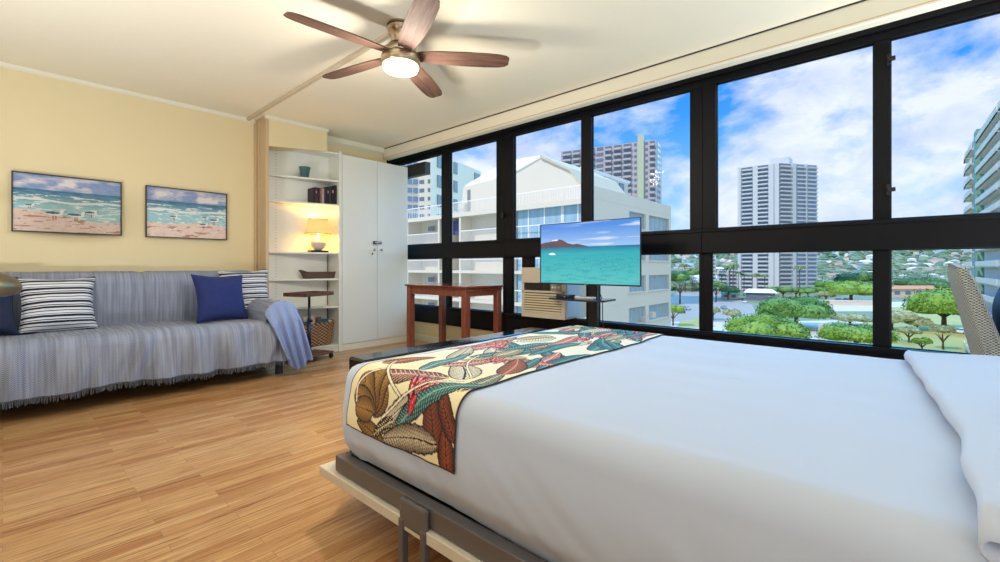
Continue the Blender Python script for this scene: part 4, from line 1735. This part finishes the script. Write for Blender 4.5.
# ------------------------------------------------------------------ towers
def tower(name, label, plan, depth, ztop, wall, segs, floor_h=2.8, z0=GZ, cat='building', group=None, roof=None):
    """plan: visible corners left to right (photo bearing, distance); segs: per side list of (f0,f1,style,material)"""
    P = [Vector(far(x, t) + (0,)) for x, t in plan]
    c = sum(P, Vector()) / len(P)
    t = thing(name, label, cat, (c.x, c.y, z0), 0, group)
    back = Vector((P[0].x + P[-1].x, P[0].y + P[-1].y, 0)).normalized() * depth
    poly = [(p.x, p.y, z0) for p in P] + [tuple((P[-1] + back).xy) + (z0,), tuple((P[0] + back).xy) + (z0,)]
    part('body', MB().prism(poly, (0, 0, ztop - z0)), wall, t)
    nfl = int((ztop - z0) / floor_h)
    for si, bays in enumerate(segs):
        A, B = P[si], P[si + 1]
        d = (B - A)
        L = d.length
        d.normalize()
        n = Vector((d.y, -d.x, 0))      # towards the viewer
        if n.dot(A) > 0:
            n = -n
        ang = math.atan2(d.y, d.x)
        Mx = Matrix(((d.x, -n.x, 0, A.x), (d.y, -n.y, 0, A.y), (0, 0, 1, 0), (0, 0, 0, 1)))
        for (f0, f1, style, bm) in bays:
            a, b_ = f0 * L, f1 * L
            if style == 'fin':
                part('wall_fin', MB().box(a, b_, -1.0, .2, z0, ztop + (3.0 if bm is M['sage'] else 0), M=Mx), bm, t)
                continue
            g, s = MB(), MB()
            for k in range(nfl):
                z = ztop - (k + 1) * floor_h
                if z < z0 + .5:
                    break
                if style == 'balc':
                    g.box(a, b_, -.15, .1, z + .15, z + floor_h - .35, M=Mx)
                    s.box(a, b_, -1.3, -1.15, z - .1, z + 1.0, M=Mx)
                    s.box(a, b_, -1.3, .1, z - .1, z + .12, M=Mx)
                elif style == 'win':
                    w_ = (b_ - a)
                    m_ = max(1, int(w_ / 3.2))
                    for q in range(m_):
                        xa = a + w_ * (q + .2) / m_
                        g.box(xa, xa + w_ / m_ * .6, -.12, .1, z + .9, z + 2.2, M=Mx)
                elif style == 'band':
                    g.box(a, b_, -.12, .1, z + .8, z + 2.5, M=Mx)
            part('window_bay', g, bm, t)
            if s.v:
                part('balcony_bay', s, wall, t)
    return t, P


t1, P = tower('apartment_tower', 'tall pale apartment tower standing alone above the park trees', [(738, 318), (779, 302), (817, 309)], 24, 71.5, M['tower'],
      [[(.0, .08, 'fin', M['tower']), (.10, .36, 'balc', M['dkglass']), (.38, .50, 'fin', M['tower']), (.50, .74, 'balc', M['dkglass']), (.76, .88, 'fin', M['tower'])],
       [(.0, .30, 'balc', M['dkglass']), (.32, .42, 'fin', M['tower']), (.44, .66, 'balc', M['blglass']), (.67, .71, 'fin', M['tower']), (.72, .98, 'balc', M['blglass'])]])
b0 = far(781, 312)
part('roof_house', MB().box(b0[0] - 6, b0[0] + 6, b0[1] - 6, b0[1] + 6, 71, 76), M['tower'], t1)

t2, P = tower('apartment_tower', 'wide mauve grey high rise with a sage green stripe behind the hotel roof', [(561, 226), (656, 205), (661.5, 214)], 18, 59.5, M['tower2'],
      [[(.02, .12, 'balc', M['dkglass']), (.14, .22, 'balc', M['dkglass']), (.26, .38, 'balc', M['dkglass']), (.40, .47, 'band', M['dkglass']), (.49, .56, 'balc', M['dkglass']), (.58, .66, 'balc', M['dkglass']), (.68, .76, 'balc', M['dkglass']), (.78, .82, 'win', M['dkglass']),
        (.825, .885, 'fin', M['sage']), (.89, .93, 'win', M['dkglass']), (.94, .99, 'balc', M['dkglass'])], [(.2, .8, 'win', M['dkglass'])]], 2.75)
q = [far(583, 248), far(592, 243)]
part('roof_house', MB().prism([(q[0][0], q[0][1], 58), (q[1][0], q[1][1], 58), (q[1][0] + 5, q[1][1] + 5, 58), (q[0][0] + 5, q[0][1] + 5, 58)], (0, 0, 8)), M['tower2'], t2)

t3, P = tower('apartment_block', 'small white building behind the hotel parapet', [(586, 60), (628, 69)], 8, 13.9, M['hwhite'],
      [[(.30, .45, 'band', M['dkglass']), (.60, .70, 'win', M['dkglass']), (.76, .88, 'band', M['dkglass'])]], 2.8)
q = [far(582, 58.8), far(629.5, 69.6)]
part('roof_slab', MB().prism([(q[0][0], q[0][1], 13.9), (q[1][0], q[1][1], 13.9), (q[1][0] + 4, q[1][1] + 4, 13.9), (q[0][0] + 4, q[0][1] + 4, 13.9)], (0, 0, .5)), M['hroof'], t3)

t4, P = tower('beige_block', 'beige block with slot windows seen between the leftmost window bars', [(431, 62), (481, 76)], 14, 17.2, M['hbeige'],
      [[(.10, .17, 'band', M['slot']), (.40, .47, 'band', M['slot']), (.80, 1.0, 'win', M['slot'])]], 2.8)
t5, P = tower('glass_tower', 'tall white and blue glass tower at the far left of the windows', [(396, 150), (418, 152), (431, 150), (445, 158)], 20, 66, M['hwhite'],
      [[(.0, .42, 'band', M['blglass']), (.5, .72, 'band', M['blglass']), (.78, 1.0, 'band', M['blglass'])], [(.0, .6, 'win', M['dkglass']), (.7, 1.0, 'win', M['dkglass'])], [(.0, 1.0, 'band', M['blglass'])]], 2.9)
t6, P = tower('balcony_building', 'white balcony building with a green column at the right edge', [(972, 96), (974, 91), (1011, 63), (1072, 44)], 16, 26.2, M['hwhite'],
      [[(.1, .9, 'balc', M['tower'])], [(.0, .24, 'balc', M['tower']), (.27, .36, 'fin', M['green']), (.40, .98, 'balc', M['tower'])], [(.0, 1, 'balc', M['tower'])]], 2.8)
P0 = [Vector(far(x, t) + (26.2,)) for x, t in ((968, 95), (1072, 43))]
bk_ = Vector((P0[0].x, P0[0].y, 0)).normalized() * 12
part('roof_slab', MB().prism([tuple(P0[0]), tuple(P0[1]), tuple(P0[1] + bk_), tuple(P0[0] + bk_)], (0, 0, .5)), M['hroof'], t6)

t7, _ = tower('low_apartment_block', 'pale mid rise block left of the lone tower, beyond the street', [(717, 330), (738, 326)], 14, -1.5, M['tower'], [[(.1, .45, 'balc', M['dkglass']), (.55, .9, 'balc', M['dkglass'])]])
t8, _ = tower('low_apartment_block', 'narrow white block just right of the thick window post', [(702, 350), (716, 346)], 14, 10, M['hwhite'], [[(.1, .4, 'win', M['dkglass']), (.5, .9, 'balc', M['dkglass'])]])


def lowbuild(label, x0, t0, x1, t1, depth, h, wall, roofm, name='low_building'):
    A, B = Vector(far(x0, t0) + (0,)), Vector(far(x1, t1) + (0,))
    bk = (A + B).normalized() * depth
    c = (A + B) / 2
    t = thing(name, label, 'building', (c.x, c.y, GZ))
    part('walls', MB().prism([(A.x, A.y, GZ), (B.x, B.y, GZ), ((B + bk).x, (B + bk).y, GZ), ((A + bk).x, (A + bk).y, GZ)], (0, 0, h)), wall, t)
    o = 1.2
    d = (B - A).normalized() * o
    k = bk.normalized() * o
    a, b_, c_, e = A - d - k, B + d - k, B + d + bk + k, A - d + bk + k
    r1, r2 = (a + e) / 2 + d * 2, (b_ + c_) / 2 - d * 2
    z = GZ + h
    vs = [(p.x, p.y, z) for p in (a, b_, c_, e)] + [(r1.x, r1.y, z + depth * .16), (r2.x, r2.y, z + depth * .16)]
    part('roof', MB().add(vs, [(0, 1, 5, 4), (2, 3, 4, 5), (1, 2, 5), (3, 0, 4), (3, 2, 1, 0)]), roofm, t)
    L = (B - A).length
    nn = max(2, int(L / 6))
    dd = (B - A).normalized()
    n_ = -bk.normalized()
    for i in range(nn):
        p = A + dd * (L * (i + .25) / nn) + n_ * .05
        q = p + dd * (L / nn * .5)
        part('window', MB().prism([(p.x, p.y, GZ + h * .35), (q.x, q.y, GZ + h * .35), (q.x, q.y, GZ + h * .75), (p.x, p.y, GZ + h * .75)], tuple(n_ * .1)), M['dkglass'], t)
    return t


lowbuild('low white roofed building in front of the lone tower', 746, 245, 775, 238, 12, 4.0, M['dkglass'], M['hroof'])
lowbuild('long low house with terracotta roof beyond the lawn', 892, 262, 935, 262, 12, 5.0, M['concrete'], M['terra'])
lowbuild('small green roofed kiosk beside the street', 722, 250, 738, 246, 8, 3.2, M['hwhite'], mat('kiosk_green', S(70, 150, 120), .6))
wl = thing('garden_wall', 'long low pinkish wall in front of the far umbrella shaped tree', 'wall', at(840, 306, GZ))
a0, b0 = at(797, 304, GZ), at(885, 306, GZ)
part('wall_run', MB().prism([a0, b0, (b0[0] + .5, b0[1] + .5, GZ), (a0[0] + .5, a0[1] + .5, GZ)], (0, 0, 2.0)), M['concrete'], wl)
part('coping', MB().prism([(a0[0] - .2, a0[1] - .2, GZ + 2), (b0[0] - .2, b0[1] - .2, GZ + 2), (b0[0] + .6, b0[1] + .6, GZ + 2), (a0[0] + .6, a0[1] + .6, GZ + 2)], (0, 0, .25)), M['hroof'], wl)
pl_ = MB()
tag(MB().box(0, .9, 0, .9, 0, 4.5).build('gate_pillar', M['concrete'], None), 'pale square pillar standing at the back of the nearest garden', 'pillar')
bpy.data.objects['gate_pillar'].location = at(823, 344, GZ)


# ------------------------------------------------------------------ trees
def leafmat(name, c1, c2, c3):
    m, nt, b = newmat(name)
    n = noisen(nt, coords(nt), .9, 3)
    g = nt.nodes.new('ShaderNodeNewGeometry')
    r = ramp(nt, g.outputs['Random Per Island'], [(0, c1), (.5, c2), (1, c3)])
    nt.links.new(mixc(nt, mth(nt, 'MULTIPLY', n.outputs[0], .35), r, c1), b.inputs['Base Color'])
    b.inputs['Roughness'].default_value = .7
    b.inputs['Specular IOR Level'].default_value = .2
    return m


LF = {'far': leafmat('leaves_far', S(96, 124, 100), S(120, 146, 116), S(146, 166, 136)),  # lightened leaf tones, hazy air put into the colour
      'bright': leafmat('leaves_bright', S(78, 122, 44), S(120, 162, 58), S(160, 194, 92)),
      'mid': leafmat('leaves_mid', S(56, 100, 50), S(92, 142, 66), S(132, 176, 92)),
      'dark': leafmat('leaves_dark', S(56, 92, 62), S(82, 124, 74), S(112, 150, 90)),
      'grey': leafmat('leaves_greyish', S(130, 146, 110), S(162, 172, 132), S(196, 200, 160)),
      'palm': leafmat('leaves_palm', S(84, 116, 74), S(112, 142, 88), S(150, 166, 108))}
BARK = mat('tree_bark', S(110, 92, 76), .9, var=.2)


def crown_mesh(rx, rz, n, leaf, flat, seed, lumps=9):
    r = np.random.default_rng(seed)
    ls = []
    for k in range(lumps):
        a = 2 * PI * k / lumps + r.random()
        q = .62 * math.sqrt(r.random())if k else 0
        ls.append((math.cos(a) * q * rx, math.sin(a) * q * rx, rz * (.15 + .35 * r.random()) - (q * rx) ** 2 * flat, .48 * rx * (.8 + .4 * r.random()), rz * (.55 + .25 * r.random())))
    mb = MB()
    for cx, cy, cz, sr, sz in ls:      # solid inner mass
        vs, fs = [], []
        nn, mm_ = 10, 6
        for i in range(mm_ + 1):
            ph = PI * i / mm_
            for j in range(nn):
                th = 2 * PI * j / nn
                vs.append((cx + .86 * sr * math.sin(ph) * math.cos(th), cy + .86 * sr * math.sin(ph) * math.sin(th), cz + (.86 if ph < PI / 2 else .35) * sz * math.cos(ph)))
        for i in range(mm_):
            for j in range(nn):
                fs.append((i * nn + j, (i + 1) * nn + j, (i + 1) * nn + (j + 1) % nn, i * nn + (j + 1) % nn))
        mb.add(vs, fs)
    for k in range(n):
        cx, cy, cz, sr, sz = ls[r.integers(len(ls))]
        d = r.normal(size=3)
        d /= np.linalg.norm(d)
        if d[2] < -.25:
            d[2] *= -.6
        q = .86 + .2 * r.random()
        p = Vector((cx + d[0] * sr * q, cy + d[1] * sr * q, cz + d[2] * sz * q))
        nrm = Vector((d[0], d[1], d[2] + .3)) + Vector(r.normal(size=3)) * .55
        nrm.normalize()
        a = nrm.orthogonal().normalized()
        a = (Matrix.Rotation(r.random() * 6.28, 3, nrm) @ a)
        b_ = nrm.cross(a)
        s = leaf * (.6 + .8 * r.random())
        mb.add([p + a * s, p + b_ * s * .6, p - a * s, p - b_ * s * .6], [(0, 1, 2, 3)])
    return mb


def tree(label, x, y, wpx, ytop, kind, n=1800, flat=.004, name='tree', seed=1, group=None):
    """x,y: where the trunk meets the ground as a bearing in the survey photo"""
    p = at(x, y, GZ)
    dist = (H - GZ) / ((y - HY) / FPX)
    w = wpx / FPX * dist
    h = (y - ytop) / FPX * dist
    t = thing(name, label, 'tree', p, 0, group)
    rx = w / 2
    rz = min(h * .55, rx * .6)
    mb = crown_mesh(rx, rz, int(n * 1.9), max(.2, w * .0145), flat / max(rx, 1) * 10, seed)
    zmax = max(v[2] for v in mb.v)
    base = h - zmax
    mb.v = [(v[0], v[1], max(v[2], -rz * .5) + base) for v in mb.v]
    mb.build('foliage', LF[kind], t)
    tr = MB().tube([(0, 0, 0), (.1, 0, h * .3), (0, .1, h * .6)], [w * .025 + .1, w * .02 + .08, w * .012 + .05], 8)
    for k in range(5):
        a = k * 1.26
        tr.tube([(0, 0, h * .3), (math.cos(a) * rx * .3, math.sin(a) * rx * .3, h * .5), (math.cos(a) * rx * .55, math.sin(a) * rx * .55, h * .62)], [w * .012 + .05, w * .009 + .04, .05], 6)
    tr.build('trunk', BARK, t, smooth=True)
    return t


tree('broad bright green umbrella tree nearest the window, left of centre', 765, 350, 80, 312, 'bright', 3000, seed=1)
tree('large round leafy tree behind the nearest bright one', 796, 328, 76, 293, 'mid', 3000, seed=2)
tree('wide flat topped bright tree left of the right window post', 851, 302, 54, 279, 'bright', 2200, seed=3)
tree('low wide bright tree at the bottom left of the right window post', 856, 351, 64, 322, 'bright', 2400, seed=4)
tree('big spreading green tree with dark underside in the right window', 944, 330, 78, 287, 'bright', 3200, seed=5)
tree('flat dark green tree beyond the terracotta roof', 921, 292, 48, 275, 'dark', 1600, seed=6)
tree('dense street tree beside the hotel corner', 680, 304, 26, 271, 'mid', 1800, seed=7)
tree('tall street tree further up the road', 692, 292, 18, 268, 'mid', 1200, seed=8)
tree('light green bush at the foot of the hotel corner', 673, 326, 24, 303, 'bright', 1000, seed=9)
tree('grey green bush right of the thick window post', 713, 320, 18, 305, 'grey', 900, seed=10)
tree('grey green round bush beside the street bend', 733, 322, 20, 308, 'grey', 900, seed=11)
tree('small bushy tree left of the tower base', 728, 300, 22, 284, 'dark', 900, seed=12)
tree('dark clump of trees under the narrow white block', 716, 302, 20, 280, 'dark', 900, seed=13)
tree('olive bush in the dirt lot left of the post', 831, 338, 18, 323, 'grey', 800, seed=14)
tree('pale bush between the two big trees', 826, 301, 18, 290, 'grey', 800, seed=15)
tree('greyish tree at the left of the right hand lawn', 892, 330, 36, 309, 'grey', 1500, seed=16)
tree('greyish scrubby tree in the middle of the lawn', 917, 331, 26, 316, 'grey', 1200, seed=17)
tree('small lawn tree with thin trunk near the big tree', 943, 350, 22, 324, 'grey', 900, seed=18)
tree('small lawn tree at the left of the lawn', 909, 343, 20, 326, 'grey', 800, seed=19)
tree('bright yellow green shrub at the bottom of the lawn', 922, 352, 18, 337, 'bright', 800, seed=20)
tree('scrubby bushes beyond the concrete lot', 850, 325, 40, 312, 'grey', 1400, seed=21)
tree('round tree right of the tower base', 826, 296, 22, 279, 'mid', 900, seed=22)
tree('dark tree behind the flat topped bright tree', 858, 290, 44, 270, 'dark', 1400, seed=23)
for i, (x, wd) in enumerate(((771, 14), (783, 14), (796, 14), (808, 14), (820, 14))):
    tree('clipped green hedge trees in a row before the tower', x, 298, wd + 4, 286, 'mid', 600, seed=30 + i, name='hedge_tree', group='hedge trees before the tower')


def palm_mb(h, seed):
    r = np.random.default_rng(seed)
    tr = MB().tube([(0, 0, 0), (.15, .1, h * .5), (.05, .3, h)], [.28, .2, .16], 8)
    fr = MB()
    for k in range(16):
        a = 2 * PI * k / 16 + r.random() * .3
        L = 2.6 + r.random() * .8
        up = .9 * r.random()
        pts = []
        for i in range(6):
            q = i / 5
            pts.append(Vector((.05 + math.cos(a) * L * q, .3 + math.sin(a) * L * q, h + up * q * 2 - 2.6 * q * q)))
        side = Vector((-math.sin(a), math.cos(a), 0))
        for i in range(5):
            w0 = .45 * math.sin(PI * min(1, (i / 5) * .8 + .15))
            w1 = .45 * math.sin(PI * min(1, ((i + 1) / 5) * .8 + .15)) if i < 4 else .03
            drop = Vector((0, 0, -.35))
            fr.add([pts[i], pts[i + 1], pts[i + 1] + side * w1 + drop * w1, pts[i] + side * w0 + drop * w0], [(0, 1, 2, 3)])
            fr.add([pts[i], pts[i + 1], pts[i + 1] - side * w1 + drop * w1, pts[i] - side * w0 + drop * w0], [(3, 2, 1, 0)])
    return tr, fr


ps = [palm_mb(14, s) for s in (1, 2, 3)]
pmesh = None
palms = [(730, 299, 265), (739, 296, 270), (744, 296, 272), (752, 297, 273), (757, 296, 272), (765, 297, 273), (800, 298, 264), (733, 296, 262), (892, 287, 270), (897, 287, 271), (905, 288, 272), (911, 288, 273), (917, 287, 271), (822, 290, 272),
         (685, 292, 262), (712, 297, 268), (722, 298, 272), (838, 290, 273), (870, 290, 272), (928, 290, 270)]
proto = []
for i, (tr, fr) in enumerate(ps):
    t = thing('palm_tree', 'tall thin palm tree among the rooftops and park trees', 'palm', (0, 0, 0), 0, 'palm trees beyond the window')
    tr.build('trunk', BARK, t, smooth=True)
    fr.build('fronds', LF['palm'], t)
    proto.append(t)
for i, (x, y, yt) in enumerate(palms):
    if i < 3:
        o = proto[i]
    else:
        o = copy_tree(proto[i % 3])
    o.location = at(x, y, GZ)
    dist = (H - GZ) / ((y - HY) / FPX)
    s = (y - yt) / FPX * dist / 15
    s = max(.55, s)
    o.scale = (s, s, s)
    o.rotation_euler = (0, 0, i * 1.3)

# ------------------------------------------------------------------ cars
def car(label, x, y, rz, c, i):
    p = at(x, y, GZ)
    t = thing('car', label, 'car', (p[0], p[1], GZ + .1), rz)
    prof = [(-2.2, .35), (-2.2, .85), (-1.9, .95), (-1.3, 1.0), (1.2, .95), (2.1, .85), (2.2, .6), (2.2, .35)]
    MB().prism([(a, -.85, b_) for a, b_ in prof], (0, 1.7, 0)).build('body', mat('car_paint_%d' % i, c, .3), t)
    cab = [(-1.5, .98), (-1.0, 1.45), (.4, 1.45), (1.1, .96)]
    MB().prism([(a, -.75, b_) for a, b_ in cab], (0, 1.5, 0)).build('cabin', M['dkglass'], t)
    for a in (-1.4, 1.4):
        for s in (-1, 1):
            MB().tube([(a, s * .75, .33), (a, s * .9, .33)], .33, 10).build('wheel', M['black'], t)


car('silver car on the street left of the thick post', 686, 310, 1.0, S(180, 184, 190), 1)
car('dark parked car at the side of the street', 680, 313, 1.0, S(60, 62, 70), 2)
car('white car turning by the green roofed kiosk', 745, 303, .2, S(230, 230, 230), 3)
car('grey car on the street behind the bushes', 724, 309, .5, S(150, 154, 160), 4)
car('white car parked by the far garden wall', 838, 301, .4, S(232, 232, 232), 5)
car('silver car next to the white one by the far garden wall', 846, 301, .4, S(170, 174, 180), 6)
car('red car on the pale road behind the wall', 860, 303, .4, S(170, 60, 50), 7)
car('white car beyond the lawn tree in the right window', 961, 334, .9, S(235, 235, 235), 8)

# ------------------------------------------------------------------ hillside houses
hm = []
for i, (wc, rc_) in enumerate(((S(226, 224, 216), S(196, 196, 192)), (S(214, 206, 192), S(178, 156, 142)), (S(204, 212, 216), S(130, 138, 146)), (S(236, 234, 230), S(232, 232, 230)), (S(220, 206, 180), S(120, 100, 90)))):
    mb = MB().box(-7, 7, -5, 5, -6, 4.5, 0)
    mb.add([(-7.6, -5.6, 4.5), (7.6, -5.6, 4.5), (7.6, 5.6, 4.5), (-7.6, 5.6, 4.5), (-4, 0, 7), (4, 0, 7)], [(0, 1, 5, 4), (1, 2, 5), (2, 3, 4, 5), (3, 0, 4), (3, 2, 1, 0)], 1)
    o = mb.build('house', [mat('house_wall_%d' % i, wc, .9), mat('house_roof_%d' % i, rc_, .9)], None)
    hm.append(o)
cnt = 0
k = 0
r = random.Random(11)
while cnt < 290:
    k += 1
    x = r.uniform(668, 1012)
    if 736 < x < 820 and r.random() < .9:
        continue
    t = 470 * (3.9 ** r.random()) if r.random() < .85 else r.uniform(380, 480)
    p = far(x, t)
    o = hm[cnt] if cnt < 5 else hm[r.randrange(5)].copy()
    if cnt >= 5:
        C.objects.link(o)
    tag(o, 'small pale house on the distant built up hillside', 'house', 'houses on the distant hillside')
    o.location = (p[0], p[1], hz(*p) + 2)
    s = r.uniform(.5, 1.1)
    o.scale = (s * r.uniform(.8, 1.6), s, s * r.uniform(.8, 1.3))
    o.rotation_euler = (0, 0, r.random() * 3.14)
    cnt += 1
blob = MB()
for k in range(1500):
    x = r.uniform(662, 1015)
    t = 330 * (6.5 ** r.random())
    if 730 < x < 826 and t < 380:
        continue
    p = far(x, t)
    z = hz(*p)
    rr = r.uniform(3.5, 8) * (1 + t / 2500)
    vs = [(p[0], p[1], z + rr * 1.1)]
    for ring_i, (q, zz) in enumerate(((.6, .9), (1, .35), (.8, -.2))):
        for j in range(6):
            a = j * PI / 3 + ring_i * .5
            vs.append((p[0] + rr * q * math.cos(a) * r.uniform(.8, 1.2), p[1] + rr * q * math.sin(a), z + rr * zz))
    fs = [(0, 1 + j, 1 + (j + 1) % 6) for j in range(6)]
    for g in range(2):
        fs += [(1 + g * 6 + j, 7 + g * 6 + j, 7 + g * 6 + (j + 1) % 6, 1 + g * 6 + (j + 1) % 6) for j in range(6)]
    blob.add(vs, fs)
o = blob.build('distant_treetops', LF['far'], None)
tag(o, 'mass of distant treetops between the hillside houses', 'trees', kind='stuff')

# ------------------------------------------------------------------ SKY AND LIGHT
w = bpy.data.worlds.new('sky')
sc.world = w
w.use_nodes = True
nt = w.node_tree
nt.nodes.clear()
out = nt.nodes.new('ShaderNodeOutputWorld')
bg = nt.nodes.new('ShaderNodeBackground')
tc = nt.nodes.new('ShaderNodeTexCoord')
sep = nt.nodes.new('ShaderNodeSeparateXYZ')
nt.links.new(tc.outputs['Generated'], sep.inputs[0])
el = sep.outputs[2]
blue = ramp(nt, el, [(0.0, S(176, 214, 240)), (.12, S(140, 200, 244)), (.3, S(60, 152, 242)), (.5, S(30, 122, 226)), (1, S(40, 120, 220))])
mp = nt.nodes.new('ShaderNodeMapping')
mp.inputs['Scale'].default_value = (1, 1, 1.7)
mp.inputs['Location'].default_value = (3.1, 1.9, .4)
nt.links.new(tc.outputs['Generated'], mp.inputs['Vector'])
n1 = noisen(nt, mp.outputs[0], 3.1, 9, .58, .15)
n2 = noisen(nt, mp.outputs[0], 7.0, 6, .6, .3)
# more cloud low down, clear blue above
bias = ramp(nt, el, [(0.0, (.50, .50, .50, 1)), (.2, (.60, .60, .60, 1)), (.34, (.50, .50, .50, 1)), (.46, (.34, .34, .34, 1)), (.7, (.36, .36, .36, 1)), (1, (.45, .45, .45, 1))])
cv = mth(nt, 'ADD', n1.outputs[0], mth(nt, 'SUBTRACT', bias, .5))
cv = mth(nt, 'ADD', cv, mth(nt, 'MULTIPLY', mth(nt, 'MAXIMUM', mth(nt, 'MULTIPLY', sep.outputs[1], -1.0), 0.0), .5))  # extra cloud out of view, added to brighten the room from its open end
cm = ramp(nt, cv, [(.47, (0, 0, 0, 1)), (.60, (1, 1, 1, 1))])
cc = ramp(nt, n2.outputs[0], [(.35, S(200, 212, 240)), (.6, S(238, 243, 252))])
col = mixc(nt, mth(nt, 'MULTIPLY', cm, .88), blue, cc)
nt.links.new(col, bg.inputs[0])
bg.inputs[1].default_value = 1.0
nt.links.new(bg.outputs[0], out.inputs[0])

sun = light('SUN', 'sun', (0, 0, 50), 2.5, (1, .93, .80))
sun.data.angle = .01
d = Vector((.80, -.24, -.90)).normalized()
sun.rotation_euler = d.to_track_quat('-Z', 'Y').to_euler()
# added soft blue sun lamp, throws cool light through the windows onto the bed
sky_fill = light('SUN', 'added_sky_fill', (40, 0, 50), 4.6, (.10, .52, 1.0))
sky_fill.data.angle = math.radians(65)
d = Vector((-.80, -.03, -.56)).normalized()
sky_fill.rotation_euler = d.to_track_quat('-Z', 'Y').to_euler()
# made-up uplighters added out of view to brighten the ceiling and room
for i, (x, y, nm) in enumerate(((-.75, 2.5, 'black fill uplighter added out of view left of the viewer'), (-.7, -1.1, 'black fill uplighter added out of view behind the viewer'), (3.25, -1.35, 'black fill uplighter added out of view beyond the head of the bed'))):
    t = thing('added_uplighter', nm, 'floor lamp', (x, y, 0))
    part('base', MB().lathe([(.19, 0), (.19, .015), (.15, .03)], (x, y, 0), 30), M['black'], t, smooth=True)
    part('can', MB().lathe([(.15, .03), (.17, .10), (.20, .24), (.19, .24), (.16, .12), (.001, .10)], (x, y, 0), 32), M['black'], t, smooth=True)
    light('AREA', 'added_uplight_fill', (x, y, .25), FILL_W[i], (.90, .96, 1.0), .36, (PI, 0, 0))

sc.view_settings.view_transform = 'Standard'
sc.view_settings.look = 'None'
sc.view_settings.exposure = 0.20
sc.view_settings.gamma = 1
sc.view_settings.use_curve_mapping = False
bpy.context.view_layer.update()
